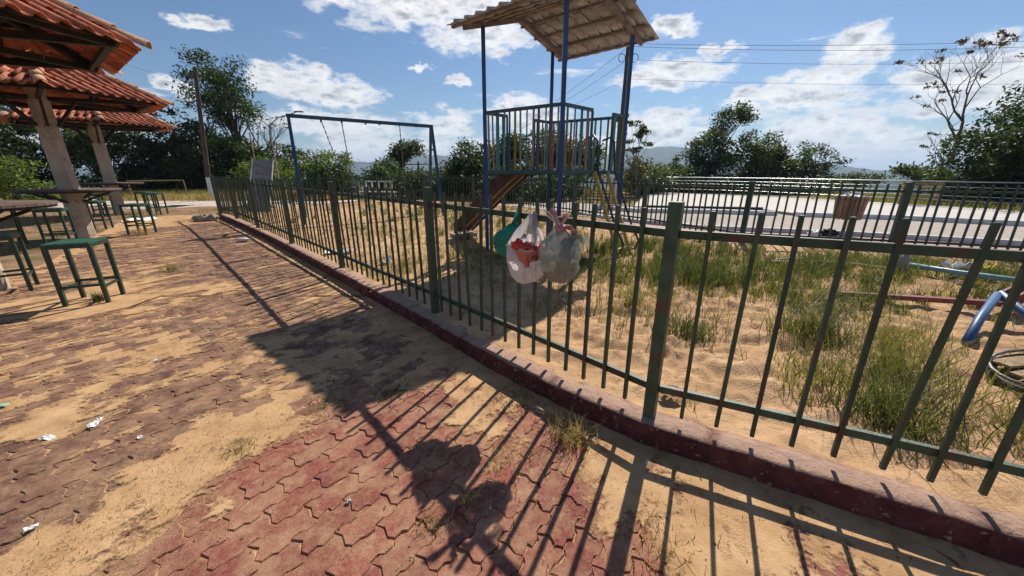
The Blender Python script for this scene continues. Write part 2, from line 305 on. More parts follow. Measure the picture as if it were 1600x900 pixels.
M['leaf_lime'] = leafm('lime_foliage', (.060, .090, .014), (.115, .155, .03), .4)
M['leaf_brown'] = leafm('wilted_foliage', (.04, .03, .02), (.08, .055, .035))
M['grass_green'] = leafm('green_grass_blades', (.042, .060, .018), (.125, .135, .055), .32, .65)
M['grass_dry'] = leafm('dry_grass_blades', (.26, .18, .08), (.42, .31, .15), .3, .35)
M['grass_olive'] = leafm('olive_grass_blades', (.10, .10, .028), (.20, .18, .06), .35, .4)
M['weed_dark'] = leafm('withered_weed', (.06, .05, .03), (.13, .10, .05), .2, .35)
def plastic(nm, c, tr, tp, rough=.3):
    m = mat(nm, [tuple(v * .8 for v in c), c], 14, rough, 1.0, 20, spec=.5, bdist=.02); return add_translucent(m, tr, c, tp)
M['bagwhite'] = plastic('white_bag_film', (.72, .66, .66), .42, .06)
M['baggreen'] = plastic('green_bag_film', (.03, .30, .22), .40, .05, .22)
M['bagclear'] = plastic('cloudy_bag_film', (.42, .44, .39), .25, .32, .14)
M['red'] = mat('red_crumpled_film', [(.50, .03, .012), (.72, .06, .02)], 20, .35, .8, 40, bdist=.01)
M['orange'] = plastic('orange_print_film', (.80, .24, .15), .35, 0)
M['ribbon'] = mat('pink_ribbon', [(.40, .08, .13), (.62, .30, .33)], 30, .4, .3, 60)
M['ribbonpale'] = mat('pale_ribbon', [(.6, .5, .45), (.75, .66, .6)], 30, .4, .3, 60)
M['food'] = mat('brown_scraps', [(.28, .16, .06), (.42, .24, .07), (.5, .36, .14)], 14, .7, .6, 30)
M['blackprint'] = mat('black_print', [(.03, .01, .01), (.05, .02, .015)], 10, .5, 0)
M['whitelitter'] = mat('white_litter', [(.6, .6, .58), (.78, .78, .76)], 20, .45, .8, 40)
M['greenlitter'] = mat('green_litter', [(.08, .42, .25), (.45, .62, .55)], 20, .4, .6, 40)
M['yellowlitter'] = mat('yellow_litter', [(.7, .5, .02), (.75, .6, .1)], 20, .4, .6, 40)
M['dark'] = mat('black_rubber', [(.012, .012, .013), (.03, .028, .026)], 12, .6, .3, 40)
M['teal'] = mat('teal_pipe_paint', [(.10, .26, .32), (.20, .38, .44)], 7, .45, .2, 40, wear=(.16, .13, .11), wear_t=(.6, .72), wscale=10)
M['redpaint'] = mat('dull_red_paint', [(.14, .022, .03), (.24, .05, .055)], 7, .5, .2, 40, wear=(.28, .2, .16), wear_t=(.62, .72), wscale=10)
M['debrisblue'] = mat('faded_blue_paint', [(.03, .09, .20), (.05, .13, .28)], 7, .45, .2, 40, wear=(.12, .10, .09), wear_t=(.58, .70), wscale=12)
M['ply'] = mat('splintered_board', [(.16, .10, .055), (.36, .25, .13)], 12, .8, .6, 40)
M['binwood'] = mat('bin_slats', [(.22, .12, .08), (.36, .22, .15)], 9, .75, .3, 40, objrand=.25)
M['benchyellow'] = mat('yellow_bench_slats', [(.30, .20, .07), (.44, .31, .12)], 9, .7, .3, 40, objrand=.2)
M['slidepale'] = mat('pale_slide_board', [(.20, .18, .16), (.34, .31, .28)], 5, .8, .4, 30, wear=(.12, .10, .09), wear_t=(.55, .68), wscale=6)
M['rubble'] = mat('broken_concrete', [(.24, .20, .17), (.42, .37, .33)], 8, .9, .8, 30)
M['lampgrey'] = mat('lamp_grey', [(.12, .13, .13), (.18, .19, .19)], 8, .5, .1, 40)

def dusty_lit_top(m, c, lo=.55, hi=.95):
    t = m.node_tree; n = t.nodes; l = t.links; b = n['Principled BSDF']; src = b.inputs['Base Color'].links[0].from_socket
    g = n.new('ShaderNodeNewGeometry'); s = n.new('ShaderNodeSeparateXYZ'); l.new(g.outputs['Normal'], s.inputs[0]); q = n.new('ShaderNodeTexNoise'); l.new(g.outputs['Position'], q.inputs['Vector']); q.inputs['Scale'].default_value = 13; q.inputs['Detail'].default_value = 8; q.inputs['Roughness'].default_value = .7
    a = n.new('ShaderNodeMath'); a.operation = 'MULTIPLY_ADD'; l.new(q.outputs[0], a.inputs[0]); a.inputs[1].default_value = .9; l.new(s.outputs[2], a.inputs[2])
    mr = n.new('ShaderNodeMapRange'); l.new(a.outputs[0], mr.inputs[0]); mr.inputs[1].default_value = lo + .45; mr.inputs[2].default_value = hi + .5
    mx = n.new('ShaderNodeMix'); mx.data_type = 'RGBA'; l.new(mr.outputs[0], mx.inputs[0]); l.new(src, mx.inputs[6]); mx.inputs[7].default_value = (*c, 1); l.new(mx.outputs[2], b.inputs['Base Color'])
dusty_lit_top(M['kerb'], (.37, .24, .175))  # kerb top paler by normal: dust, plus its sunlight painted into the colour

# ------------------------------------------------------------------ main lines of the place
KL = [(6.4, -1.15), (4.2, -.05), (2.0, 1.06), (1.27, 1.46), (.73, 1.76), (.30, 2.12), (-.15, 2.56), (-1.1, 3.60), (-2.8, 5.40), (-5.0, 7.72), (-7.2, 9.95), (-9.55, 12.25)]
def resample(pl, step):
    o = [Vector(pl[0])]; 
    for a, b in zip(pl[:-1], pl[1:]):
        a = Vector(a); b = Vector(b); n = max(1, round((b - a).length / step))
        for i in range(1, n + 1): o.append(a.lerp(b, i / n))
    return o
KP = np.array([tuple(p) for p in resample(KL, .25)])
def kdist(x, y):
    """signed distance to the kerb front line, positive on the playground side"""
    x = np.asarray(x, float); y = np.asarray(y, float); best = np.full(x.shape, 1e9); sg = np.ones(x.shape)
    for (ax, ay), (bx, by) in zip(KL[:-1], KL[1:]):
        dx, dy = bx - ax, by - ay; l2 = dx * dx + dy * dy; t = np.clip(((x - ax) * dx + (y - ay) * dy) / l2, 0, 1)
        px, py = x - ax - t * dx, y - ay - t * dy; d = np.hypot(px, py); cr = dx * (y - ay) - dy * (x - ax)
        u = d < best; best = np.where(u, d, best); sg = np.where(u, np.where(cr < 0, 1, -1), sg)
    return best * sg
FARF = [(13.0, 4.4), (9.3, 5.75), (6.9, 6.65), (4.65, 7.45), (3.5, 10.0), (2.0, 12.3), (.4, 14.8), (-1.7, 16.6), (-4.0, 17.7), (-6.4, 18.2), (-8.3, 16.6), (-9.3, 14.5), (-9.69, 12.49)]

# ------------------------------------------------------------------ ground to the horizon, hills
def terr(x, y):
    r = np.hypot(x, y); f = sstep(36, 260, r)
    return -.06 - 55 * f + fbm(x * .02, y * .02, 3, 3) * 10 * f
rr = np.concatenate([np.linspace(0, 34, 12), np.geomspace(38, 9000, 60)]); aa = np.linspace(0, 2 * math.pi, 181)
RR, AA = np.meshgrid(rr, aa[:-1]); X = RR * np.sin(AA); Y = RR * np.cos(AA); Z = terr(X, Y)
na, nr = X.shape; idx = np.arange(na * nr).reshape(na, nr); nxt = np.roll(idx, -1, 0)
Q = np.stack([idx[:, :-1], idx[:, 1:], nxt[:, 1:], nxt[:, :-1]], -1).reshape(-1, 4)
gm = npmesh('ground', np.stack([X, Y, Z], -1).reshape(-1, 3), Q, M['ground']); tag(link('ground', gm), kind='structure')
# hills: ridge line given as elevation against azimuth
HA = [-180, -120, -80, -50.6, -44.6, -26.2, -21.5, -18.1, -15.9, -14.2, -11.5, -9.3, -7.9, -6.6, -2, 9.3, 14.6, 19.6, 22.0, 24.0, 29.0, 33.2, 36.4, 38.5, 40.0, 41.9, 43.8, 45.5, 48, 52.8, 80, 120, 180]
HK = [.02, .025, .015, .0063, .0063, .0156, .018, .024, .0370, .0420, .0370, .033, .024, .010, .006, .0249, .0403, .050, .054, .050, .036, .022, .014, .0135, .009, .004, .0005, .0035, .002, .006, .02, .02, .02]
az_ = np.radians(np.linspace(-180, 180, 721)); ds = np.linspace(0, 1, 14)
k_ = np.interp(np.degrees(az_), HA, HK) + fbm(az_ * 40, az_ * 0 + 2, 4, 9) * .004
for hi, (d0, sc_, nm) in enumerate([(3000, 1.0, 'hills'), (1400, .0, 'near_hills')]):
    ka = k_ if hi == 0 else (np.interp(np.degrees(az_), HA, HK) * .35 - .018 + fbm(az_ * 14, az_ * 0 + 7, 4, 29) * .010)
    A2, S2 = np.meshgrid(az_, ds); rad = d0 * (1 + .5 * (S2 - .5)); prof = np.sin(S2 * math.pi) ** .8
    top = (ka[None, :] * d0 + 1.5); zz = -62 + (top + 62) * prof + fbm(A2 * 60, S2 * 6, 4, 17) * 22 * prof * (1 - prof) * 2
    X = rad * np.sin(A2); Y = rad * np.cos(A2); ny, nx = X.shape; idx = np.arange(nx * ny).reshape(ny, nx)
    Q = np.stack([idx[:-1, :-1], idx[:-1, 1:], idx[1:, 1:], idx[1:, :-1]], -1).reshape(-1, 4)
    tag(link(nm, npmesh(nm, np.stack([X, Y, zz], -1).reshape(-1, 3), Q, M['hill'])), kind='structure')

# ------------------------------------------------------------------ near ground sheets
def sheet(name, poly, z, m, kind='structure', th=None):
    mb = MB()
    if th: mb.prism(poly, z - th, z)
    else: mb.add([(x, y, z) for x, y in poly], [tuple(range(len(poly)))])
    o = mb.obj(name, m); return tag(o, kind=kind)
xs = np.arange(-24, -2, .16); ys = np.arange(-3, 17, .16); XX, YY = np.meshgrid(xs, ys)
Z = -.045 + fbm(XX * .8, YY * .8, 4, 2) * .03; Z = np.where(XX > -3, -.06, Z)
tag(link('dirt_ground', gridmesh('dirt_ground', xs, ys, Z, M['dirt'])), kind='structure')
xs = np.arange(-42, -8, .3); c0 = 18.3 + (xs + 12) * .02
V = []; nn = 7
for i, x in enumerate(xs):
    for j in range(nn):
        y = c0[i] + (j / (nn - 1) - .5) * 4.2 + vnoise(np.array(x * .6), np.array(float(j) * 3)) * 1.2
        V.append((x, float(y), -.035 + (.02 if 0 < j < nn - 1 else -.03)))
Q = [(i * nn + j, i * nn + nn + j, i * nn + nn + j + 1, i * nn + j + 1) for i in range(len(xs) - 1) for j in range(nn - 1)]
tag(link('gravel_track', npmesh('gravel_track', V, Q, M['gravel'])), kind='structure')

# pavement bed under the pavers
pv = tag(MB().prism([(6.5, -1.3), (4.25, .0), (2.05, 1.1), (1.3, 1.5), (.76, 1.8), (-.12, 2.6), (-1.07, 3.64), (-2.77, 5.44), (-4.97, 7.76), (-7.17, 9.99), (-9.5, 12.3), (-10.6, 13.4), (-12.6, 12.2), (-9.2, 8.1), (-7.6, 6.0), (-6.3, 3.2), (-5.4, 1.2), (-5.2, -1.5)], -.12, -.022).obj('pavement', M['sand_base']), kind='structure')
U = Vector((math.cos(R(57)), math.sin(R(57)))); NV = Vector((U.y, -U.x)); PL, PWD = .238, .124
def wfun(u): # zigzag joint between rows, period half a stone
    t = (u / (PL / 2)) % 1.0
    if t < .35: return .009
    if t < .5: return .009 - .018 * (t - .35) / .15
    if t < .85: return -.009
    return -.009 + .018 * (t - .85) / .15
def paver_outline(gap=.0035):
    h = PL / 2 - gap / 2; us = [-.5, -.325, -.25, -.075, 0, .175, .25, .425, .5]
    up = []
    for q in us: u = q * PL; up.append((max(-h, min(h, u)), PWD / 2 - gap / 2 + wfun(u + 1e-6 if q < .5 else u - 1e-6)))
    dn = []
    for q in us[::-1]: u = q * PL; dn.append((max(-h, min(h, u)), -PWD / 2 + gap / 2 + wfun(u + 1e-6 if q < .5 else u - 1e-6)))
    endR = [(h + .011, PWD * .22), (h - .011, -PWD * .18)]; endL = [(-h - .011 + 0, -PWD * .18 + .0), (-h + .011, PWD * .22)]
    endL = [(-h - .011, -PWD * .18), (-h + .011, PWD * .22)]
    return up + endR + dn + endL
OUT = paver_outline()
def paver_mesh(nm, seed):
    r_ = random.Random(seed); n = len(OUT); mb = MB()
    o = [(x + r_.uniform(-.0026, .0026), y + r_.uniform(-.0026, .0026)) for x, y in OUT]
    for _ in range(r_.choice((0, 1, 1, 2))): q_ = r_.randrange(n); f_ = r_.uniform(.86, .95); o[q_] = (o[q_][0] * f_, o[q_][1] * f_)
    top = [(x * .972, y * .95, 0) for x, y in o]; mid = [(x, y, -.005) for x, y in o]; bot = [(x, y, -.05) for x, y in o]
    fs = [tuple(range(n))[::-1]]
    for i in range(n):
        j = (i + 1) % n; fs += [(i, j, n + j, n + i), (n + i, n + j, 2 * n + j, 2 * n + i)]
    fs = [f[::-1] for f in fs]
    mb.add(top + mid + bot, fs)
    return mb
PMB = [paver_mesh('p', s) for s in range(14)]; PME = [p.mesh('paver', M['paver']) for p in PMB]
PAVZ = lambda x, y: 0
LIM = [(-9.6, 12.0), (-10.8, 13.3), (-12.5, 12.1), (-9.1, 8.1), (-7.5, 6.0), (-6.2, 3.2), (-5.3, 1.2), (-5.1, .2)]
def in_left(x, y):  # left limit of the paving as x(y), ragged
    ysL = [.0, 1.2, 3.2, 6.0, 8.1, 12.1, 13.4]; xsL = [-5.2, -5.3, -6.2, -7.5, -9.1, -12.2, -11.2]
    return x > np.interp(y, ysL, xsL) + rnd.uniform(-.25, .25)
cand = []
for j in range(-110, 60):
    for i in range(-10, 75):
        cx = U * ((i + (j % 2) * .5) * PL) + NV * (j * PWD)
        x, y = cx.x, cx.y
        if y < .35 or y > 13.4 or x > 4 or x < -13: continue
        cand.append((x, y, i, j))
ca = np.array([(c[0], c[1]) for c in cand]); kd = kdist(ca[:, 0], ca[:, 1])
cand = [c for c, d in zip(cand, kd) if d < -.02 and in_left(c[0], c[1])]
zf = lambda x, y: y * .953 + .455
vis = [c for c in cand if abs(c[0]) / max(.1, zf(c[0], c[1])) < 1.45 and c[1] > .85]
vis.sort(key=lambda c: zf(c[0], c[1]))
near = set((c[2], c[3]) for c in vis[:300])
fmb = []; fq = []; base = 0; ang = R(57)
for c in cand:
    x, y, i, j = c; r1 = rnd.random(); r2 = rnd.random(); r3 = rnd.random()
    z = (r1 - .5) * .009 + .004 * math.sin(x * 1.3) * math.cos(y * 1.1); rx, ry = (r2 - .5) * .03, (r3 - .5) * .02; rz = ang + (r1 - .5) * .02
    if (i, j) in near:
        link('paver', PME[(i * 7 + j * 5) % 14], pv, (x, y, z), (rx, ry, rz))
    else:
        p = PMB[(i * 7 + j * 5) % 14]; m4 = Matrix.Translation((x, y, z)) @ Matrix.Rotation(rz, 4, 'Z') @ Matrix.Rotation(rx, 4, 'X') @ Matrix.Rotation(ry, 4, 'Y')
        n = len(OUT)
        fmb.append((p, m4))
big = MB(); n = len(OUT)
for p, m4 in fmb:
    b = len(big.v); big.v += [tuple(m4 @ Vector(v)) for v in p.v]; big.f += [tuple(i + b for i in f) for f in p.f]
fo = big.obj('paver_field', M['paver'], pv); fo['kind'] = 'stuff'

# drifted sand over and between the pavers
BL = [(-1.75, 1.25, .30, .75, .026), (-1.95, .95, .35, .3, .02), (-1.45, 2.0, .28, .35, .018), (-1.2, 3.0, .75, .8, .020), (-2.5, 4.6, .9, .5, .008), (-2.95, 2.4, .3, .7, .014), (-2.2, 3.3, .3, .6, .012),
      (.35, 1.55, .5, .3, .018), (.95, 1.25, .5, .35, .022), (1.7, .95, .6, .4, .024), (-.25, 1.95, .35, .3, .018), (0.1, 1.2, .25, .3, .006), (-5.1, 4.2, .9, .7, .03), (-4.2, 4.9, .4, .3, .01), (-.55, 2.5, .4, .4, .02), (-1.05, 1.55, .1, .12, .012), (-.75, 1.15, .2, .1, .010), (-4.0, 1.9, .25, .6, .012), (-1.36, 1.33, .12, .09, .022), (-.62, 1.12, .16, .06, .016), (-.95, .98, .2, .07, .014), (-.30, .92, .12, .2, .014), (.75, .95, .3, .2, .012)]
NEG = [(-.55, 1.45, .55, .55, .006), (-.35, .95, .6, .4, .005), (.2, .95, .25, .3, .005)]
def sand_h(x, y):
    u = x * U.x + y * U.y; v = x * NV.x + y * NV.y
    h = -.0110 + fbm(u * 1.6, v * 5.5, 5, 40) * .0095 + fbm(x * 7, y * 7, 3, 50) * .0060 + fbm(x * 24, y * 24, 3, 53) * .0052
    h = h + .0038 * sstep(1.55, 2.0, np.hypot(x - .15, (y - .75) * .95) + fbm(x * 1.5, y * 1.5, 2, 61) * .3)
    for bx, by, rx, ry, a in BL: h = h + a * .42 * np.exp(-((x - bx) / rx) ** 2 - ((y - by) / ry) ** 2)
    for bx, by, rx, ry, a in NEG: h = h - a * np.exp(-((x - bx) / rx) ** 2 - ((y - by) / ry) ** 2)
    kd = kdist(x, y); h = h + .013 * np.exp(-(np.abs(kd) / .18) ** 1.3)
    return h, kd
def joint_fill(x, y, h):
    zone = sstep(1.4, 1.9, np.hypot(x - .15, (y - .75) * .95) + fbm(x * 1.5, y * 1.5, 2, 61) * .3)
    return np.maximum(h, -.0098 + .0046 * zone + fbm(x * 14, y * 14, 2, 64) * .0022)
xs = np.arange(-4.4, 2.9, .0165); ys = np.arange(.55, 4.4, .0165); XX, YY = np.meshgrid(xs, ys); H, kd = sand_h(XX, YY)
tag(link('drifted_sand', gridmesh('drifted_sand', xs, ys, joint_fill(XX, YY, H - .0008), M['sand'], mask=(kd < .08))), kind='structure')
def film(name, xs, ys, hole=None):
    XX, YY = np.meshgrid(xs, ys); H, kd = sand_h(XX, YY); mk = (kd < .05) & (H > -.0135) & (H < .008)
    if hole is not None: mk &= ~hole(XX, YY)
    nx, ny = len(xs), len(ys); V = np.stack([XX, YY, np.full(XX.shape, .0052)], -1).reshape(-1, 3); C_ = H.reshape(-1)
    i = np.arange(nx * ny).reshape(ny, nx); Q = np.stack([i[:-1, :-1], i[:-1, 1:], i[1:, 1:], i[1:, :-1]], -1).reshape(-1, 4); Q = Q[mk.reshape(-1)[Q].any(1)]
    used = np.unique(Q); re = np.zeros(nx * ny, np.int64); re[used] = np.arange(len(used)); me = npmesh(name, V[used], re[Q], M['film'])
    at = me.attributes.new('cov', 'FLOAT', 'POINT'); at.data.foreach_set('value', C_[used].astype(np.float32)); return tag(link(name, me), kind='structure')
film('sand_film', np.arange(-4.4, 2.9, .03), np.arange(.55, 4.4, .03))
xs = np.arange(-12.4, 0, .045); ys = np.arange(.3, 13.2, .045); XX, YY = np.meshgrid(xs, ys); H, kd = sand_h(XX, YY)
inn = (XX > -4.36) & (YY > .6) & (YY < 4.36); H = np.where(inn, H - .02, joint_fill(XX, YY, H))
tag(link('far_drifted_sand', gridmesh('drifted_sand', xs, ys, H - .001, M['sand'], mask=(kd < .08) & ~((XX > -4.3) & (YY < 4.3) & (YY > .7)) & (XX > np.interp(YY, [0, 1.2, 3.2, 6, 8.1, 12.1, 13.4], [-5.5, -5.6, -6.5, -7.8, -9.4, -12.5, -11.5])))), kind='structure')

film('far_sand_film', np.arange(-11.5, 0, .06), np.arange(.5, 12.5, .06), lambda X_, Y_: ((X_ > -4.37) & (Y_ < 4.37) & (Y_ > .56)) | (X_ < np.interp(Y_, [0, 1.2, 3.2, 6, 8.1, 12.1, 13.4], [-5.0, -5.1, -6.0, -7.3, -8.9, -12.0, -11.0])))

# kerb: one stone about a metre long after another
kerb = MB().add([(0, 0, -.5), (.01, 0, -.5), (0, .01, -.5)], [(0, 1, 2)])
kr = None
pts = resample(KL, .09); pn = np.array([tuple(p) for p in pts]); tang = np.gradient(pn, axis=0); tang /= np.linalg.norm(tang, axis=1)[:, None]; nor = np.stack([-tang[:, 1], tang[:, 0]], -1)
# which side is the playground
if kdist(pn[20, 0] + nor[20, 0] * .1, pn[20, 1] + nor[20, 1] * .1) < 0: nor = -nor
def kerb_piece(i0, i1):
    prof = [(0, -.1), (0, .04), (.001, .09), (.002, .128), (.008, .139), (.03, .142), (.07, .142), (.11, .140), (.16, .134), (.17, .10), (.17, -.1)]
    V = []; k = len(prof)
    for i in range(i0, i1 + 1):
        e = .012 if i in (i0, i1) else 0
        for (o, z) in prof:
            p = pn[i] + nor[i] * o; q = (1 if o < .16 else 0)
            dn = float(vnoise(np.array(p[0] * 14 + z * 30), np.array(p[1] * 14))) * .012 + float(vnoise(np.array(p[0] * 45 + z * 70), np.array(p[1] * 45))) * .007
            zz = z + (dn * .6 if z > .05 else 0) - (e * .7 if z > .05 else 0)
            if .02 < o < .01 + .012: pass
            if z > .11 and o < .03: zz -= abs(float(vnoise(np.array(p[0] * 20), np.array(p[1] * 20), 5))) * .02
            V.append((p[0] + nor[i][0] * (dn + e * .4) * q, p[1] + nor[i][1] * (dn + e * .4) * q, zz))
    Q = [(a * k + b, a * k + b + 1, (a + 1) * k + b + 1, (a + 1) * k + b) for a in range(i1 - i0) for b in range(k - 1)]
    n0 = len(V); Fs = [q for q in Q] + [tuple(range(k)), tuple(range(n0 - k, n0))[::-1]]
    return MB().add(V, Fs)
i = 0; first = True
while i < len(pts) - 2:
    j = min(len(pts) - 1, i + 11)
    mb = kerb_piece(i, j)
    if first: kr = tag(mb.obj('kerb', M['kerb'], smooth=True), kind='structure'); first = False
    else: mb.obj('kerb_stone', M['kerb'], kr, smooth=True)
    i = j

# playground surface
def pg_h(x, y):
    kd = kdist(x, y); rip = np.exp(-((x - 2.0) / 3.5) ** 2 - ((y - 3.0) / 2.6) ** 2)
    h = .125 + fbm(x * 1.2, y * 1.2, 3, 60) * .045 + rip * (fbm(x * 5 + fbm(x * 2, y * 2, 2, 5) * 3, y * 8, 4, 70) * .085) + np.abs(fbm(x * 9, y * 9, 2, 76)) * -.05 * rip + vnoise(x * 38, y * 38, 77) * .006
    h = np.where(kd < .5, h * sstep(.0, .5, kd) + (1 - sstep(.0, .5, kd)) * (.1395 + fbm(x * 3, y * 3, 3, 81) * .013 + fbm(x * 22, y * 22, 3, 82) * .004 - .022 * (1 - sstep(.07, .135, kd))), h)
    return h, kd
def pg_in(x, y): # far limit
    return y < np.interp(x, [-10, -9.3, -8.3, -6.4, -4, -1.7, .4, 2, 3.2, 4.3, 6.2, 9, 13], [12.6, 14.4, 16.5, 18.3, 17.8, 16.7, 14.9, 12.4, 9.7, 7.35, 6.5, 5.3, 4.2])
xs = np.arange(-.9, 5.6, .028); ys = np.arange(.3, 5.6, .028); XX, YY = np.meshgrid(xs, ys); H, kd = pg_h(XX, YY)
pgs = tag(link('playground_sand', gridmesh('playground_sand', xs, ys, H, M['psand'], mask=(kd > .06) & pg_in(XX, YY))), kind='structure')
xs = np.arange(-9.9, 13.2, .09); ys = np.arange(-2, 18.6, .09); XX, YY = np.meshgrid(xs, ys); H, kd = pg_h(XX, YY)
inn = (XX > -.8) & (XX < 5.5) & (YY > .4) & (YY < 5.5)
tag(link('playground_dirt', gridmesh('playground_dirt', xs, ys, np.where(inn, H - .05, H - .004), M['psand'], mask=(kd > .1) & pg_in(XX, YY) & ~((XX > -.7) & (XX < 5.4) & (YY > .5) & (YY < 5.4)))), kind='structure')

# ------------------------------------------------------------------ fences
def picket_mesh(nm, w_, z0, z1, m):
    mb = MB(); a = w_ / 2; b = a * .9
    vs = [(-a, -a, z0), (a, -a, z0), (a, a, z0), (-a, a, z0), (-a, -a, z1 - .004), (a, -a, z1 - .004), (a, a, z1 - .004), (-a, a, z1 - .004), (-b, -b, z1), (b, -b, z1), (b, b, z1), (-b, b, z1)]
    mb.add(vs, [(3, 2, 1, 0), (8, 9, 10, 11)] + [(i, (i + 1) % 4, 4 + (i + 1) % 4, 4 + i) for i in range(4)] + [(4 + i, 4 + (i + 1) % 4, 8 + (i + 1) % 4, 8 + i) for i in range(4)])
    return mb.mesh(nm, m)
def fence(name, label, posts, zb, spacing, m, pw=.0195, post_w=.062, ztop=1.32, rails=(1.2, .33), rh=.040, zgap=.19, counts=None, ptop=1.355, lean=.009):
    root = empty(name, (*posts[0], 0), 0, label, 'fence')
    o0 = Vector((*posts[0], 0))
    pk = picket_mesh('picket', pw, zgap, ztop, m); ps = picket_mesh('fence_post', post_w, zb - .05, ptop, m)
    for i, p in enumerate(posts):
        q = Vector(posts[min(i + 1, len(posts) - 1)]) - Vector(posts[max(i - 1, 0)]); az = math.atan2(q.y, q.x)
        link('fence_post', ps, root, Vector((*p, 0)) - o0, (rnd.uniform(-lean, lean), rnd.uniform(-lean, lean), az))
    for k_, (a, b) in enumerate(zip(posts[:-1], posts[1:])):
        a = Vector((*a, 0)); b = Vector((*b, 0)); d = (b - a); ln = d.length; d.normalize(); az = math.atan2(d.y, d.x)
        for rz in rails:
            MB().bar(a + d * post_w * .5 + Vector((0, 0, rz)) - o0, b - d * post_w * .5 + Vector((0, 0, rz)) - o0, .025, rh).obj('rail', m, root)
        n = counts[k_] if counts else max(1, round(ln / spacing) - 1)
        nrm = Vector((-d.y, d.x, 0))
        if nrm.dot(-a) < 0: nrm = -nrm
        for i in range(n):
            p = a.lerp(b, (i + 1) / (n + 1)) + nrm * (pw * .5 + .011)
            link('picket', pk, root, p - o0, (rnd.gauss(0, lean), rnd.gauss(0, lean * (2.6 if rnd.random() < .12 else 1)), az + rnd.gauss(0, .04)))
    return root
FP = [(3.06, .74), (.80, 1.83), (-.77, 3.48), (-2.50, 5.28), (-4.29, 7.12), (-6.30, 9.20), (-8.12, 11.02), (-9.69, 12.49)]
fence('metal_fence', 'dark green picket fence along the kerb, three plastic bags hung on it', FP, .14, .153, M['fence'], counts=[14, 14, 15, 15, 16, 15, 13])
fence('metal_fence', 'far green picket fence at the back of the playground beside the pink paving', FARF, .05, .155, M['farfence'], ztop=1.27, rails=(1.15, .28), ptop=1.30, pw=.026, post_w=.09)

# ------------------------------------------------------------------ paving, kerbs, road and plaza beyond
sheet('pink_paving', [(-1.3, 16.9), (2.15, 12.3), (3.42, 9.9), (4.25, 8.2), (4.75, 7.1), (6.0, 6.35), (7.0, 6.0), (10, 4.6), (14, 3.4), (18, 3.6), (10.32, 7.35), (7.57, 8.7), (4.92, 9.55), (3.7, 10.8), (2.4, 12.6), (.1, 15.6), (-.4, 17.4)], .05, M['pinkpave'], th=.3)
sheet('cobbled_road', [(-.4, 17.6), (.1, 15.1), (2.4, 12.5), (3.7, 10.7), (4.92, 9.5), (7.57, 8.6), (10.32, 7.2), (22, 2.0), (30, 6), (14.5, 10.6), (12.3, 12.1), (9.7, 13.1), (9.6, 15.5), (4.6, 16.2), (3.0, 19)], -.012, M['road'])
def kline(name, pts_, wd, z0, z1, m):
    root = None; P_ = resample(pts_, 1.0)
    for a, b in zip(P_[:-1], P_[1:]):
        d = (b - a).normalized(); n_ = Vector((-d.y, d.x)); mb = MB()
        if n_.y < 0: n_ = -n_
        a2 = a + d * .006; b2 = b - d * .006
        sec = [(0, z0), (0, z1 - .02), (.02, z1), (wd - .02, z1), (wd, z1 - .02), (wd, z0)]
        vs = [(*(q + n_ * o), z) for q in (a2, b2) for o, z in sec]; k = 6
        mb.add(vs, [(i, i + 1, k + i + 1, k + i) for i in range(5)] + [tuple(range(6))[::-1], tuple(range(6, 12))])
        if root is None: root = tag(mb.obj(name, m), kind='structure')
        else: mb.obj('kerb_stone', m, root)
kline('roadside_kerb', [(0.0, 15.2), (2.34, 12.45), (3.66, 10.66), (4.92, 9.5), (7.57, 8.65), (10.32, 7.3), (16, 4.6)], .16, -.05, .15, M['kerbwhite'])
kline('plaza_kerb', [(3.3, 15.6), (4.77, 14.0), (7.05, 13.75), (9.25, 13.05)], .30, -.05, .13, M['kerbwhite'])
kline('plaza_side_kerb', [(9.75, 12.78), (12.27, 11.92), (14.6, 10.4), (20, 7)], .30, -.05, .13, M['kerbwhite'])
sheet('plaza', [(5.2, 16.2), (8.0, 15.6), (10.0, 14.9), (10.2, 13.4), (12.6, 12.4), (15, 11.0), (18.5, 11.5), (19.5, 14.5), (17.6, 18.2), (15.2, 22.3), (10.4, 26.6), (8.6, 24.5)], .03, M['plaza'], th=.2)
MB().prism([(5.4, 15.6), (9.8, 14.7), (9.9, 14.9), (5.5, 15.85)], .03, .12).obj('plaza_step', M['dark']); bpy.data.objects['plaza_step']['kind'] = 'structure'
# steel railing round the plaza
RP = [(8.8, 24.6), (10.4, 26.2), (12.0, 25.2), (13.6, 23.7), (15.0, 22.3), (16.0, 20.2), (17.0, 18.2), (18.2, 16.2), (19.2, 14.2)]
rt = empty('steel_railing', (*RP[0], 0), 0, 'shiny galvanised pipe railing round the far edge of the pale plaza', 'railing'); o0 = Vector((*RP[0], 0))
for p in RP: MB().tube([Vector((*p, 0)) - o0, Vector((*p, 1.02)) - o0], .022, 8).obj('railing_post', M['steelrail'], rt, smooth=True)
for zz in (1.05, .84, .66, .48, .3):
    MB().tube([Vector((*p, zz)) - o0 for p in RP], .024 if zz > 1 else .015, 8).obj('rail', M['steelrail'], rt, smooth=True)
ypf = empty('slatted_fence', (18.4, 17.2, 0), R(-10), 'low yellow plank fence beside the dark bush right of the plaza', 'fence')
for i in range(5): MB().box((0, 0, .25 + .17 * i), (1.5, .03, .09)).obj('plank', M['benchyellow'], ypf)
for x_ in (-.7, .7): MB().box((x_, .04, .5), (.07, .07, 1.1)).obj('post', M['benchyellow'], ypf)

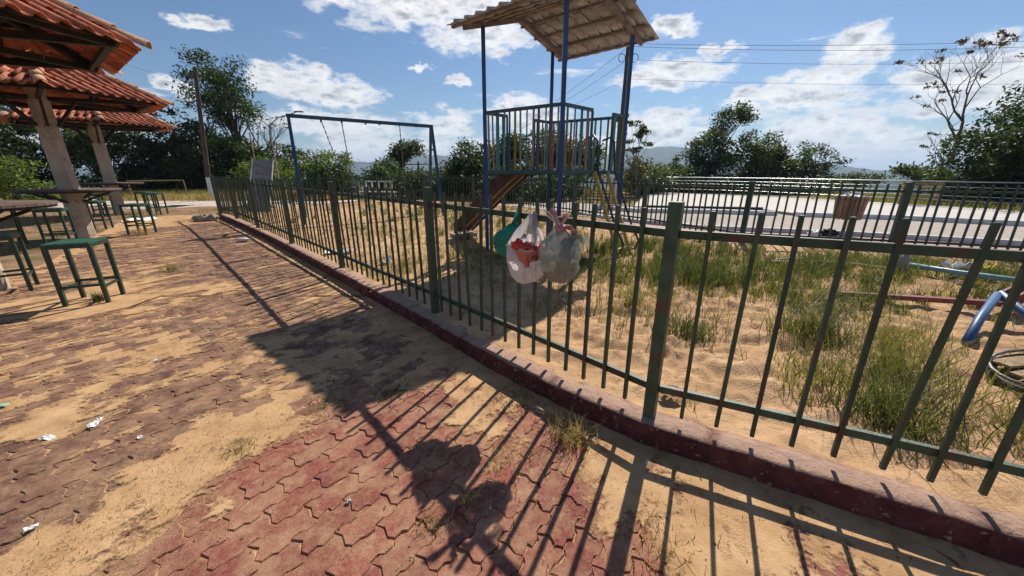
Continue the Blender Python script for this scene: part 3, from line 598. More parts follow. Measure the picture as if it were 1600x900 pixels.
# ------------------------------------------------------------------ kiosks
def tile_mesh(nm, wd, ln, m, th=.012, conc=.018, rad=.05):
    # cross section: shallow pan then barrel; length along +y upward slope
    cs = []
    for i in range(4): t = i / 3; cs.append((-wd / 2 + t * (wd - 2 * rad), -conc * math.sin(t * math.pi)))
    for i in range(1, 6): a = math.pi * (1 - i / 6); cs.append((wd / 2 - rad + rad * math.cos(a), rad * .95 * math.sin(a)))
    cs.append((wd / 2 + .012, .004))
    k = len(cs); vs = []
    for y, s in ((0, 1.0), (ln, .93)):
        for o in (0, -th):
            for x, z in cs: vs.append((x * s, y, z * s + o + (0.0 if y == 0 else -.004)))
    fs = []
    for i in range(k - 1):
        fs.append((i, i + 1, 2 * k + i + 1, 2 * k + i)); fs.append((k + i + 1, k + i, 3 * k + i, 3 * k + i + 1))
        fs.append((i + 1, i, k + i, k + i + 1)); fs.append((2 * k + i, 2 * k + i + 1, 3 * k + i + 1, 3 * k + i))
    fs += [(0, 2 * k, 3 * k, k), (k - 1, 2 * k - 1, 4 * k - 1, 3 * k - 1)]
    me = MB().add(vs, fs).mesh(nm, m, True)
    return me
TILE = tile_mesh('roof_tile', .205, .40, M['tile'])
def ridge_mesh(nm, m, r=.085, ln=.40):
    k = 8; vs = []
    for y, s in ((0, 1.08), (ln, .9)):
        for o in (0, -.014):
            for i in range(k): a = math.pi * i / (k - 1); vs.append(((r * s + o) * math.cos(a), y, (r * s + o) * math.sin(a) * .9))
    fs = []
    for i in range(k - 1):
        fs.append((i, i + 1, 2 * k + i + 1, 2 * k + i)); fs.append((k + i + 1, k + i, 3 * k + i, 3 * k + i + 1)); fs.append((i + 1, i, k + i, k + i + 1)); fs.append((2 * k + i, 2 * k + i + 1, 3 * k + i + 1, 3 * k + i))
    return MB().add(vs, fs).mesh(nm, m, True)
RIDGE = ridge_mesh('ridge_tile', M['ridge'])
def frame_m(o, x, y, z):
    m = Matrix(((*x, 0), (*y, 0), (*z, 0), (0, 0, 0, 1))).transposed(); m.translation = o; return m
def kiosk(loc, label, seed):
    r_ = random.Random(seed); root = empty('roofed_kiosk', loc, 0, label, 'kiosk', 'round tiled kiosks in a row')
    n = 6; RR_ = 2.17; ze = 3.02; za = 4.08; ph = R(22)
    C = [Vector((RR_ * math.cos(ph + i * math.tau / n), RR_ * math.sin(ph + i * math.tau / n), ze)) for i in range(n)]; A = Vector((0, 0, za))
    roof = MB().prism([(.2 * math.cos(i * math.tau / 8), .2 * math.sin(i * math.tau / 8)) for i in range(8)], za - .16, za - .02).obj('roof', M['steelblack'], root)
    for i in range(n):
        a, b = C[i], C[(i + 1) % n]; ex = (b - a).normalized(); mid = (a + b) / 2; up = (A - mid); sl = up.length; up.normalize(); nz_ = ex.cross(up).normalized()
        if nz_.z < 0: nz_ = -nz_; 
        rows = int(sl / .345) + 1
        for j in range(rows):
            s0 = j * .345 - .10
            width = (b - a).length * (1 - (s0 + .17) / sl)
            c = int(max(0, width) / .205)
            if width - c * .205 > .10: c += 1
            for q in range(c):
                u = (q - (c - 1) / 2) * .205
                if j >= rows - 1 and abs(u) > .12: continue
                o = mid + up * s0 + ex * u + nz_ * (.045 + r_.uniform(-.004, .006))
                m4 = frame_m(o, ex, up, nz_) @ Matrix.Rotation(R(-2.2) + r_.uniform(-.012, .012), 4, 'X') @ Matrix.Rotation(r_.uniform(-.02, .02), 4, 'Z')
                link('roof_tile', TILE, roof, mw=m4)
        # battens and steel
        for t in (.06, .36, .66):
            MB().bar(a.lerp(A, t) - Vector((0, 0, .02)), b.lerp(A, t) - Vector((0, 0, .02)), .04, .05).obj('batten', M['steelblack'], roof)
        MB().bar(a * .0 + A - Vector((0, 0, .10)), a.lerp(A, .06) - Vector((0, 0, .07)), .07, .10).obj('hip_beam', M['steelblack'], roof)
        a3 = Vector((a.x * .90, a.y * .90, ze - .01)); MB().bar(Vector((a.x * .08, a.y * .08, ze - .01)), a3, .06, .08).obj('tie_beam', M['steelblack'], roof)
        MB().bar(Vector((a.x * .45, a.y * .45, ze)), a.lerp(A, .5) - Vector((0, 0, .08)), .05, .05).obj('strut', M['steelblack'], roof)
        b3 = Vector((b.x * .90, b.y * .90, ze - .01)); MB().bar(a3, b3, .045, .06).obj('ring_beam', M['steelblack'], roof)
        d = (A - a); ln = d.length; d.normalize(); k = 0; s = -.16
        x = d.cross(Vector((0, 0, 1))).normalized(); zz = x.cross(d)
        while s < ln - .2:
            link('ridge_tile', RIDGE, roof, mw=frame_m(a + d * s + zz * (.055 + r_.uniform(-.004, .008)), x, d, zz) @ Matrix.Rotation(R(-3), 4, 'X')); s += .34
    MB().tube([(0, 0, za - .05), (0, 0, za + .10)], [.16, .10], 10).obj('finial', M['ridge'], roof)
    # pillar
    q = 8; rb = .19
    pr = [(rb * math.cos((i + .5) * math.tau / q), rb * math.sin((i + .5) * math.tau / q)) for i in range(q)]
    mb = MB(); lv = [-.1, .5, 1.0, 1.5, 2.0, 2.5, 3.2, za - .15]
    vs = [(x * (1 - .03 * z) , y * (1 - .03 * z), z) for z in lv for x, y in pr]
    mb.add(vs, [(a * q + i, a * q + (i + 1) % q, (a + 1) * q + (i + 1) % q, (a + 1) * q + i) for a in range(len(lv) - 1) for i in range(q)] + [tuple((len(lv) - 1) * q + i for i in range(q))])
    mb.obj('pillar', M['pillar'], root)
    for i in range(n):
        a = ph + i * math.tau / n; MB().bar((.18 * math.cos(a), .18 * math.sin(a), 2.45), (.62 * math.cos(a), .62 * math.sin(a), 3.0), .045, .05).obj('brace', M['steelblack'], root)
    # ring table: boards laid in sectors round the pillar
    tb = MB()
    S = 12; ring = [(.86 * math.cos(i * math.tau / 24), .86 * math.sin(i * math.tau / 24)) for i in range(24)]
    tbo = tb.prism([(x * .985, y * .985) for x, y in ring], 1.035, 1.062).obj('tabletop', M['steelblack'], root)
    w_ = .115; yy = -.86 + w_ / 2
    while yy < .86:
        h0 = math.sqrt(max(0, .86 ** 2 - max(abs(yy - w_ / 2), abs(yy + w_ / 2)) ** 2)); h1 = h0
        if h0 > .05:
            mb = MB(); o_ = w_ / 2 - .004
            ha = math.sqrt(max(.0001, .86 ** 2 - (abs(yy) + o_ if abs(yy) + o_ < .86 else .859) ** 2)); hb = math.sqrt(max(.0001, .86 ** 2 - min(.859, abs(abs(yy) - o_)) ** 2))
            e0, e1 = (hb, ha) if yy > 0 else (ha, hb)
            for sx in ((-1, 1),):
                mb.add([(-e0, yy - o_, 1.066), (e0, yy - o_, 1.066), (e1, yy + o_, 1.066), (-e1, yy + o_, 1.066), (-e0, yy - o_, 1.10), (e0, yy - o_, 1.10), (e1, yy + o_, 1.10), (-e1, yy + o_, 1.10)], [(3, 2, 1, 0), (4, 5, 6, 7), (0, 1, 5, 4), (1, 2, 6, 5), (2, 3, 7, 6), (3, 0, 4, 7)])
            mb.obj('board', M['tabletop'], tbo)
        yy += w_
    for i in range(4):
        a = i * math.tau / 4 + .3; MB().bar((.15 * math.cos(a), .15 * math.sin(a), .80), (.72 * math.cos(a), .72 * math.sin(a), 1.02), .04, .04).obj('table_bracket', M['steelblack'], root)
    return root
kiosk((-6.85, 4.6, 0), 'nearest tiled kiosk with its roof cut by the top left corner', 1)
kiosk((-10.3, 8.9, -.02), 'middle tiled kiosk on the thick octagonal pillar with a round table', 2)
kiosk((-14.6, 14.0, -.03), 'farthest tiled kiosk, behind the other two, slimmest pillar in view', 3)

# ------------------------------------------------------------------ stools
def make_stool():
    root = empty('bar_stool', (0, 0, 0)); W_, D_, Hh = .40, .38, .715
    seat = MB()
    fr = MB(); 
    for s in (-1, 1): fr.box((0, s * (D_ / 2 - .015), Hh - .02), (W_, .03, .04)); fr.box((s * (W_ / 2 - .015), 0, Hh - .0202), (.03, D_ - .06, .038))
    so = fr.obj('seat', M['stoolleg'], root); sl = MB().box((0, 0, 0), (.042, D_, .018)).mesh('slat', M['stool'])
    for i in range(8): link('slat', sl, so, (-W_ / 2 + .028 + i * (W_ - .056) / 7, 0, Hh + .010))
    lm = MB().box((0, 0, (Hh - .04) / 2 - .02), (.038, .038, Hh)).mesh('leg', M['stoolleg'])
    for sx in (-1, 1):
        for sy in (-1, 1): link('leg', lm, root, (sx * (W_ / 2 - .017), sy * (D_ / 2 - .017), -.001), (-sy * .045 * 0, 0, 0))
    for s in (-1, 1):
        MB().box((0, s * (D_ / 2 - .017), .235), (W_ - .07, .022, .028)).obj('stretcher', M['stoolleg'], root)
        MB().box((s * (W_ / 2 - .017), 0, .205), (.022, D_ - .07, .028)).obj('stretcher', M['stoolleg'], root)
    return root
def copy_tree(o, parent=None):
    c = o.copy(); col.objects.link(c); c.parent = parent
    for ch in o.children: copy_tree(ch, c)
    return c
st0 = make_stool()
ST = [(-5.04, 4.23, 24, 'green slatted bar stool standing nearest on the brick paving, clear of the others'),
      (-6.55, 4.62, 42, 'green bar stool cut by the left photo edge beside the nearest stool'),
      (-9.75, 7.95, 30, 'green bar stool in front of the thick octagonal pillar, hiding its foot'),
      (-11.1, 10.0, 25, 'green bar stool just right of the thick octagonal pillar with white litter on its seat'),
      (-9.2, 9.2, 12, 'green bar stool standing open on the paving right of the middle kiosk'),
      (-12.9, 13.7, 10, 'green bar stool farthest right, in front of the gravel track'),
      (-14.1, 13.0, 10, 'green bar stool in front of the farthest kiosk pillar'),
      (-13.9, 14.4, 10, 'green bar stool behind, right of the farthest kiosk pillar'),
      (-11.0, 8.05, 60, 'green bar stool seen under the nearest round table, left of the thick pillar'),
      (-8.1, 5.0, 20, 'green bar stool far left behind the nearest round table')]
stools = []
for i, (x, y, a, lb) in enumerate(ST):
    o = st0 if i == 0 else copy_tree(st0); o.location = (x, y, -.01); o.rotation_euler = (0, 0, R(a)); stools.append(o)
    tag(o, lb, 'bar stool', 'green bar stools round the kiosk tables')

# ------------------------------------------------------------------ play tower
LG = {'l': (-.44, 6.54), 'f': (.71, 5.69), 'r': (1.97, 7.0), 'b': (.75, 7.81)}
tw = empty('play_tower', (.75, 6.8, .13), 0, 'tall blue playground tower with tiled roof, coloured railing bars and slide', 'play tower'); T0 = Vector((.75, 6.8, .13))
V3 = lambda p, z: Vector((p[0], p[1], z)) - T0
tops = {'l': 3.58, 'f': 3.62, 'r': 3.68, 'b': 3.62}
for k2, p in LG.items(): MB().bar(V3(p, .05), V3(p, tops[k2]), .06 if k2 != 'f' else .062).obj('leg', M['blue'], tw)
DZ = 1.47; RZ = 2.38
order = ['l', 'f', 'r', 'b']
sides = [('l', 'f'), ('f', 'r'), ('b', 'r'), ('l', 'b')]
for a, b in sides: MB().bar(V3(LG[a], DZ), V3(LG[b], DZ), .045, .055).obj('deck_beam', M['bluerail'], tw)
# deck boards
A_, B_, C_, D_ = [Vector(LG[k]) for k in ('l', 'f', 'r', 'b')]
for i in range(10):
    t0 = .03 + i * .095; t1 = t0 + .088
    q = [A_.lerp(D_, t0), B_.lerp(C_, t0), B_.lerp(C_, t1), A_.lerp(D_, t1)]; c = sum(q, Vector((0, 0))) / 4
    q = [c + (p - c) * .97 for p in q]
    MB().prism([(p.x - T0.x, p.y - T0.y) for p in q], DZ - T0.z - .035, DZ - T0.z + .005).obj('deck_board', M['slide'], tw)
BC = ['ash', 'pink', 'sea', 'mint', 'slate', 'ochre', 'ash', 'sea', 'pink', 'slate', 'mint', 'brick']
def railing(a, b, t0, t1, n, seed, zr=RZ, half=True):
    r_ = random.Random(seed); a = Vector(LG[a]); b = Vector(LG[b]); p0 = a.lerp(b, t0); p1 = a.lerp(b, t1)
    MB().bar(V3(p0, zr), V3(p1, zr), .04, .045).obj('handrail', M['bluerail'], tw)
    for e_, t in ((p0, t0), (p1, t1)):
        if 0 < t < 1: MB().bar(V3(e_, DZ + .03), V3(e_, zr - .024), .035).obj('rail_end_post', M['bluerail'], tw)
    for i in range(n):
        p = p0.lerp(p1, (i + .6) / (n + .2)); cN = BC[(i + seed) % 12]; w_ = r_.choice((.022, .034, .030, .026))
        MB().bar(V3(p, DZ + .02), V3(p + Vector((r_.uniform(-.012, .012), 0)), zr - .01), w_, .018).obj('railing_bar', M['bar_' + cN], tw)
railing('l', 'f', 0, 1, 13, 0); railing('f', 'r', 0, .42, 4, 5); railing('f', 'r', .76, 1, 3, 3); railing('b', 'r', 0, 1, 12, 8)
railing('l', 'b', 0, .30, 3, 2); railing('l', 'b', .72, 1, 3, 4)
# slide off the left-back side
nl = Vector((-.74, .675)); s_mid = A_.lerp(D_, .48); tdir = (D_ - A_).normalized(); foot = s_mid + nl * 1.50
sl = MB(); K_ = 12; prof = []
for i in range(K_ + 1):
    t = i / K_; c = s_mid.lerp(foot, t) + tdir * (-.12 * t); z = 1.45 - 1.20 * (t ** 1.08) if t < .93 else .27
    prof.append((c, max(.24, z)))
slide = None
def strip(name, o0, o1, zlo, zhi, m, par):
    vs = []
    for c, z in prof:
        for o in (o0, o1):
            for dz in (zlo, zhi): vs.append(V3(c + tdir * o, z + dz))
    fs = []
    for i in range(K_):
        a = i * 4; b = a + 4
        fs += [(a, a + 1, b + 1, b), (a + 2, b + 2, b + 3, a + 3), (a + 1, a + 3, b + 3, b + 1), (a, b, b + 2, a + 2)]
    fs += [(0, 2, 3, 1), (K_ * 4, K_ * 4 + 1, K_ * 4 + 3, K_ * 4 + 2)]
    return MB().add(vs, fs).obj(name, m, par)
slide = strip('slide', -.24, .24, -.03, 0, M['slide'], tw)
for o in (-.26, .235): strip('slide_side', o, o + .025, -.06, .16, M['slide'], slide)
for o in (-.12, .10): strip('slide_bearer', o, o + .035, -.075, -.033, M['wtimber'], slide)
MB().box(V3(foot + tdir * -.12, .11), (.5, .3, .16), R(40)).obj('slide_foot', M['rubble'], tw)
for s in (-.22, .22):
    a = s_mid + nl * -.02 + tdir * s
    pts_ = [V3(a, 2.05), V3(a + nl * .12, 2.06), V3(a + nl * .25, 1.98), V3(a + nl * .34, 1.80), V3(a + nl * .42, 1.40), V3(a + nl * .40, 1.3)]
    MB().tube(pts_, .016, 8).obj('slide_grab_rail', M['bluerail'], tw, smooth=True)
# ladder on the front-right side
nf = Vector((.70, -.71)).normalized(); fd = (C_ - B_).normalized(); lc = B_.lerp(C_, .585)
lad = MB()
for s in (-.2, .2):
    a = lc + fd * s; MB().bar(V3(a + nf * .04, DZ), V3(a + nf * .62, .12), .04, .045).obj('ladder_rail', M['yellow'], tw)
for i in range(6):
    t = (i + .35) / 6; c = lc + nf * (.04 + .58 * t); z = DZ - (DZ - .12) * t
    MB().bar(V3(c - fd * .19, z), V3(c + fd * .19, z), .03, .03).obj('ladder_rung', M['yellow'], tw)
for s in (-.26, .26):
    a = lc + fd * s
    pts_ = [V3(a - nf * .12, 1.98), V3(a + nf * .02, 2.02), V3(a + nf * .10, 1.93), V3(a + nf * .12, 1.70), V3(a + nf * .14, 1.5), V3(a + nf * .55, .62), V3(a + nf * .70, .38), V3(a + nf * .66, .24), V3(a + nf * .5, .18)]
    MB().tube(pts_, .017, 8).obj('ladder_handrail', M['blacksteel'], tw, smooth=True)
# tiled gable roof, ridge parallel to the front-left side
ea = (B_ - A_).normalized(); en = Vector((-ea.y, ea.x)); 
if en.dot(D_ - A_) < 0: en = -en
Wd = (D_ - A_).dot(en); PITCH = .315
def rz(u, v): # u along ea from left leg, v across
    vv = min(v, Wd - v); return 3.60 + .03 * u + (vv) * PITCH
def RPnt(u, v, dz=0): p = A_ + ea * (u + .27 * v / Wd) + en * v; return V3(p, rz(u, v) + dz)
WT = tile_mesh('roof_tile', .215, .43, M['wtile'], conc=.006, rad=.032)
roof = MB().bar(RPnt(-.18, Wd / 2, .06), RPnt(1.56, Wd / 2, .06), .06, .08).obj('roof', M['wtimber'], tw)
OV = .40
for side in (0, 1):
    for u in (-.02, 1.40):
        v0, v1 = (-OV + .05, Wd / 2) if side == 0 else (Wd + OV - .05, Wd / 2)
        MB().bar(RPnt(u, v0, -.005), RPnt(u, v1, -.005), .05, .06).obj('rafter', M['wtimber'], roof)
    for t in (.02, .29, .56, .83):
        v = (-OV + t * (Wd / 2 + OV)) if side == 0 else (Wd + OV - t * (Wd / 2 + OV))
        MB().bar(RPnt(-.22, v, .045), RPnt(1.60, v, .045), .045, .03).obj('batten', M['wtimber'], roof)
    upv = (RPnt(0, Wd / 2) - RPnt(0, -OV)).normalized() if side == 0 else (RPnt(0, Wd / 2) - RPnt(0, Wd + OV)).normalized()
    ex = (RPnt(1, 0) - RPnt(0, 0)).normalized()
    if side == 1: ex = -ex
    nz_ = ex.cross(upv).normalized()
    for j in range(4):
        for q in range(9):
            u = -.22 + .1 + q * .207; v0 = -OV - .05 if side == 0 else Wd + OV + .05
            o = RPnt(u, v0, 0) + upv * (j * .335) + nz_ * (.085 + rnd.uniform(-.004, .006))
            link('roof_tile', WT, roof, mw=frame_m(o, ex, upv, nz_) @ Matrix.Rotation(R(-2.4) + rnd.uniform(-.012, .012), 4, 'X') @ Matrix.Rotation(rnd.uniform(-.02, .02), 4, 'Z'))
RW = ridge_mesh('ridge_tile', M['wtile'], .09, .42)
for i in range(5):
    d = (RPnt(1, Wd / 2) - RPnt(0, Wd / 2)).normalized(); x = d.cross(Vector((0, 0, 1))).normalized()
    link('ridge_tile', RW, roof, mw=frame_m(RPnt(-.24 + i * .37, Wd / 2, .10), x, d, x.cross(d)))

# ------------------------------------------------------------------ swing set
SL, SR = Vector((-5.93, 10.72)), Vector((-2.52, 12.5))
sw = empty('swing_set', (SL.x, SL.y, .13), 0, 'tall blue swing frame left of the tower, one swing missing', 'swing set'); S0 = Vector((SL.x, SL.y, .13))
W3 = lambda p, z: Vector((p[0], p[1], z)) - S0
sdv = (SR - SL).normalized(); snv = Vector((-sdv.y, sdv.x))
MB().bar(W3(SL - sdv * .05, 2.88), W3(SR + sdv * .05, 2.80), .08, .09).obj('top_bar', M['swing'], sw)
for c, z in ((SL, 2.86), (SR, 2.78)):
    for s in (-1, 1):
        MB().bar(W3(c + snv * s * .05, z), W3(c + snv * s * .78, .08), .075).obj('leg', M['swing'], sw)
    MB().bar(W3(c - snv * .24, 2.12), W3(c + snv * .24, 2.12), .05).obj('cross_brace', M['swing'], sw)
def chain(p0, p1, sag=0):
    n = 26; mb = MB()
    for i in range(n):
        a = Vector(p0).lerp(Vector(p1), i / n); b = Vector(p0).lerp(Vector(p1), (i + 1.15) / n); mb.bar(a, b, .028 if i % 2 else .012, .012 if i % 2 else .028)
    mb.obj('chain', M['chain'], sw)
def on_bar(t): p = SL.lerp(SR, t); return p
c1, c2, c3 = on_bar(.20), on_bar(.335), on_bar(.75)
seatp = on_bar(.335) + snv * .05
chain(W3(c1, 2.82), W3(seatp + sdv * -.08, 1.02)); chain(W3(c2, 2.82), W3(seatp + sdv * .10, 1.00)); chain(W3(c3, 2.78), W3(c3, .75))
for t in (.2, .335, .5, .60, .75, .88): MB().box(W3(on_bar(t), 2.80), (.04, .04, .09)).obj('hook', M['chain'], sw)
MB().box(W3(seatp, .98), (.36, .16, .03), math.atan2(sdv.y, sdv.x)).obj('swing_seat', M['dark'], sw)

# pale slide at the back left
ps = empty('old_slide', (-8.75, 13.6, .13), R(12), 'weathered pale board slide with thin posts behind the left fence', 'slide')
MB().bar((0, -.9, .08), (-.05, .35, 1.72), .62, .04, up=(0, 0, 1)).obj('slide_board', M['slidepale'], ps)
for s in (-1, 1):
    MB().bar((s * .33, -.9, .10), (s * .33 - .05, .35, 1.76), .035, .10).obj('side_board', M['slidepale'], ps)
    MB().tube([(s * .33, .42, -.05), (s * .33, .42, 2.62)], .025, 8).obj('post', M['rubble'], ps)
for z in (.5, .9, 1.3): MB().bar((-.3, .46, z), (.3, .46, z), .03).obj('rung', M['rubble'], ps)
MB().tube([(-.32, .0, 1.9), (.05, .1, 2.0), (.33, .42, 2.2)], .018, 6).obj('grab_rail', M['dark'], ps)
MB().bar((-.33, -.92, .06), (.33, -.92, .06), .06).obj('foot_bar', M['slidepale'], ps)

# ------------------------------------------------------------------ poles, lamp, wires
up_ = empty('utility_pole', (4.95, 18, 0), 0, 'tall dark utility pole behind the tower, whitewashed at its foot', 'utility pole')
MB().tube([(0, 0, 1.05), (0, 0, 4), (.02, 0, 8.2)], [.15, .14, .12], 8).obj('pole', M['woodpole'], up_, smooth=False)
MB().tube([(0, 0, -.1), (0, 0, 1.05)], [.17, .155], 8).obj('painted_base', M['whitepaint'], up_)
for s in (-1, 1):
    MB().tube([(s * .28 + .0 + .14 * math.cos(a), -.05, 6.05 + .16 * math.sin(a)) for a in [i * math.tau / 14 for i in range(14)]], .014, 6, close=True).obj('cable_coil', M['dark'], up_)
for z in (6.5, 6.0, 5.25): MB().box((0, -.16, z), (.09, .10, .13)).obj('insulator', M['lampgrey'], up_)
lp = empty('utility_pole', (-15.9, 20.2, 0), 0, 'leaning dark utility pole beside the big tree, whitewashed at its foot', 'utility pole')
MB().tube([(0, 0, 1.15), (.28, 0, 3.5), (.62, 0, 6.25)], [.12, .10, .075], 8).obj('pole', M['woodpole'], lp)
MB().tube([(0, 0, -.1), (0, 0, 1.15)], [.135, .122], 8).obj('painted_base', M['whitepaint'], lp)
MB().box((.3, 0, 5.85), (.5, .06, .06)).obj('bracket', M['chain'], lp)
fp = empty('utility_pole', (-14.9, 62, -3.5), 0, 'far utility pole with a crossarm, seen through the swing frame', 'utility pole')
MB().tube([(0, 0, 0), (0, 0, 6.3)], [.2, .15], 6).obj('pole', M['dark'], fp); MB().box((0, -.1, 5.9), (4.6, .14, .14)).obj('crossarm', M['dark'], fp)
for x_ in (-2.2, -1.2, 1.2, 2.2): MB().tube([(x_, -.1, 5.97), (x_, -.1, 6.3)], .07, 6).obj('insulator', M['lampgrey'], fp)
lm_ = empty('street_lamp', (-26.6, 44, -2.5), 0, 'slim double armed street lamp above the trees left of the swings', 'street lamp')
MB().tube([(0, 0, 0), (0, 0, 8.6)], [.12, .07], 8).obj('lamp_post', M['lampgrey'], lm_)
for s, e_ in ((1, 3.1), (-1, 1.9)):
    a = MB().tube([(0, 0, 8.5), (s * .5, 0, 9.05), (s * 1.3, 0, 9.5), (s * e_, 0, 9.95)], .05, 6).obj('arm', M['lampgrey'], lm_)
    MB().box((s * (e_ + .4), 0, 10.05), (.9, .3, .12)).obj('lamp_head', M['lampgrey'], lm_)
def wire(a, b, sag, label, r=.012, n=18):
    r = r * .6
    a = Vector(a); b = Vector(b); p = [a.lerp(b, i / n) - Vector((0, 0, sag * 4 * (i / n) * (1 - i / n))) for i in range(n + 1)]
    tag(MB().tube(p, r, 5).obj('power_cable', M['dark']), label, 'cable', 'overhead power cables')
wire((4.95, 17.85, 6.55), (34, 17.6, 7.25), .35, 'highest overhead cable running right from the pole behind the tower')
wire((4.95, 17.80, 6.43), (34, 17.8, 7.12), .42, 'second highest overhead cable running right from the pole behind the tower')
wire((4.95, 17.8, 5.95), (34, 17.8, 6.5), .4, 'third overhead cable running right from the pole behind the tower', .010)
wire((4.95, 17.8, 5.22), (34, 17.8, 5.4), .3, 'lowest overhead cable running right from the pole behind the tower', .008)
wire((4.95, 18.1, 6.5), (-13.2, 61.8, 2.8), 1.5, 'highest cable running down left from the pole behind the tower')
wire((4.95, 18.1, 6.0), (-14.0, 61.8, 2.8), 1.4, 'middle cable running down left from the pole behind the tower')
wire((4.95, 18.1, 5.25), (-16.8, 61.8, 2.8), 1.0, 'lowest cable running down left from the pole behind the tower', .010)
wire((-15.9, 20.4, 5.6), (-21, 17.5, 7.6), .2, 'thin cable sagging from the left pole to above the kiosks', .008)
wire((-16.8, 61.8, 2.7), (-60, 75, 6), 1.2, 'far cable crossing low behind the swing frame', .03)

# ------------------------------------------------------------------ litter bin, benches
bn = empty('litter_bin', (7.72, 8.62, -.01), R(-20), 'round wooden slatted litter bin on a post by the road kerb', 'litter bin')
for i in range(20):
    a = i * math.tau / 20; MB().bar((.245 * math.cos(a), .245 * math.sin(a), .44), (.285 * math.cos(a), .29 * math.sin(a), .94), .052, .018, up=(math.cos(a), math.sin(a), 0)).obj('slat', M['binwood'], bn)
for z, r_ in ((.50, .222), (.88, .275)): MB().tube([(r_ * math.cos(i * math.tau / 20), r_ * math.sin(i * math.tau / 20), z) for i in range(20)], .010, 6, close=True).obj('hoop', M['dark'], bn)
MB().tube([(0, 0, .05), (0, 0, .5)], .035, 8).obj('post', M['redpaint'], bn); MB().tube([(0, 0, .455), (0, 0, .475)], .21, 16).obj('bottom', M['binwood'], bn)
bench = empty('park_bench', (2.95, 13.7, -.01), R(-35), 'yellow slatted park bench behind the far fence, seen under the tower deck', 'bench')
for i in range(4): MB().box((0, .24 + .03 * i, .48 + .105 * i), (1.15, .03, .075)).obj('backrest_slat', M['benchyellow'], bench)
for i in range(4): MB().box((0, -.20 + .105 * i, .42), (1.15, .08, .03)).obj('seat_slat', M['benchyellow'], bench)
for s in (-1, 1):
    MB().box((s * .5, .22, .42), (.06, .05, .86)).obj('leg', M['benchyellow'], bench); MB().box((s * .5, -.18, .20), (.06, .05, .42)).obj('leg', M['benchyellow'], bench)
cz = empty('garden_bench', (-7.3, 20.8, 0), R(-10), 'small white frame bench beyond the back fence, left of the swing legs', 'bench')
for x_ in (-.75, -.4, .0, .4, .75): MB().box((x_, .15, .55), (.07, .06, .75)).obj('back_post', M['whitepaint'], cz)
for z in (.36, .92): MB().box((0, .19, z), (1.6, .04, .08)).obj('rail', M['whitepaint'], cz)
MB().box((0, -.1, .38), (2.1, .5, .05)).obj('seat', M['whitepaint'], cz)
for x_ in (-.9, .9): MB().box((x_, -.1, .17), (.08, .4, .36)).obj('leg', M['whitepaint'], cz)
gl = empty('football_goal', (-19.6, 21.2, 0), R(60), 'small rusty white football goal on the grass behind the stools', 'goal')
MB().tube([(-1.15, 0, -.05), (-1.15, 0, .95), (1.15, 0, .95), (1.15, 0, -.05)], .035, 8).obj('goal_frame', M['ply'], gl)
for s in (-1, 1): MB().tube([(s * 1.15, 0, .93), (s * 1.15, .6, 0)], .025, 6).obj('back_stay', M['ply'], gl)
gl.rotation_euler[2] = R(35)

# ------------------------------------------------------------------ bags on the fence
def bag(prof, cx, squash, seed, fold=.13, nseg=72, tilt=(0, 0)):
    V = []; k = len(prof)
    zs = np.linspace(0, 1, 34); pr = np.array(prof); zz = np.interp(zs, np.linspace(0, 1, k), pr[:, 0]); rr_ = np.interp(zs, np.linspace(0, 1, k), pr[:, 1])
    for i in range(34):
        for j in range(nseg):
            a = j * math.tau / nseg; x, y = math.cos(a), math.sin(a); t = zs[i]
            nn_ = float(fbm(np.array(a * 2.2 + 3 * math.sin(a) + seed), np.array(t * 3.0 + seed), 4, seed)) * fold * 2.0
            rg = -abs(float(vnoise(np.array((x + t * .8) * 5.5 + seed), np.array((y * 5.5 - t * 3))))) * fold * 1.8 - abs(float(vnoise(np.array((x - t * 1.4) * 9 + seed), np.array((y * 9 + t * 6))))) * fold * 1.1
            cr_ = fold * .9 * (t ** 2) * math.sin(a * 9 + seed + t * 2)
            r = rr_[i] * (1 + nn_ + rg + cr_)
            r *= 1 + float(vnoise(np.array(x * 4.1 + t * 9 + seed), np.array(y * 4.1 - t * 7 + seed))) * fold * .9 + float(vnoise(np.array(x * 9 + seed), np.array(y * 9 + t * 17))) * fold * .45
            V.append((x * r + tilt[0] * t, y * r * squash + tilt[1] * t, zz[i] + float(vnoise(np.array(a * 2.), np.array(t * 4 + seed))) * .012))
    F = [(i * nseg + j, i * nseg + (j + 1) % nseg, (i + 1) * nseg + (j + 1) % nseg, (i + 1) * nseg + j) for i in range(33) for j in range(nseg)] + [tuple(range(nseg))[::-1]]
    return MB().add(V, F)
fz = math.atan2(3.48 - 1.83, -.77 - .80)   # fence direction
def strap(pts_, w0, w1, m, nm, par, seed=0):
    pts_ = [Vector(p) for p in pts_]; n = len(pts_); V = []; r_ = random.Random(seed)
    for i, p in enumerate(pts_):
        t = i / (n - 1); wv_ = w0 * (1 - t) + w1 * t; d = (pts_[min(i + 1, n - 1)] - pts_[max(0, i - 1)]).normalized(); x = Vector((math.cos(.5), math.sin(.5) * .4, 0)); x = (x - d * x.dot(d)).normalized(); y = d.cross(x)
        for k in range(7):
            q = (k / 6 - .5); V.append(p + x * q * wv_ * 2 + y * (wv_ * .35 * math.cos(k * 2.1 + i * .8) + r_.uniform(-.002, .002)))
    F = [(i * 7 + k, i * 7 + k + 1, (i + 1) * 7 + k + 1, (i + 1) * 7 + k) for i in range(n - 1) for k in range(6)]
    return MB().add(V, F).obj(nm, m, par, smooth=True)
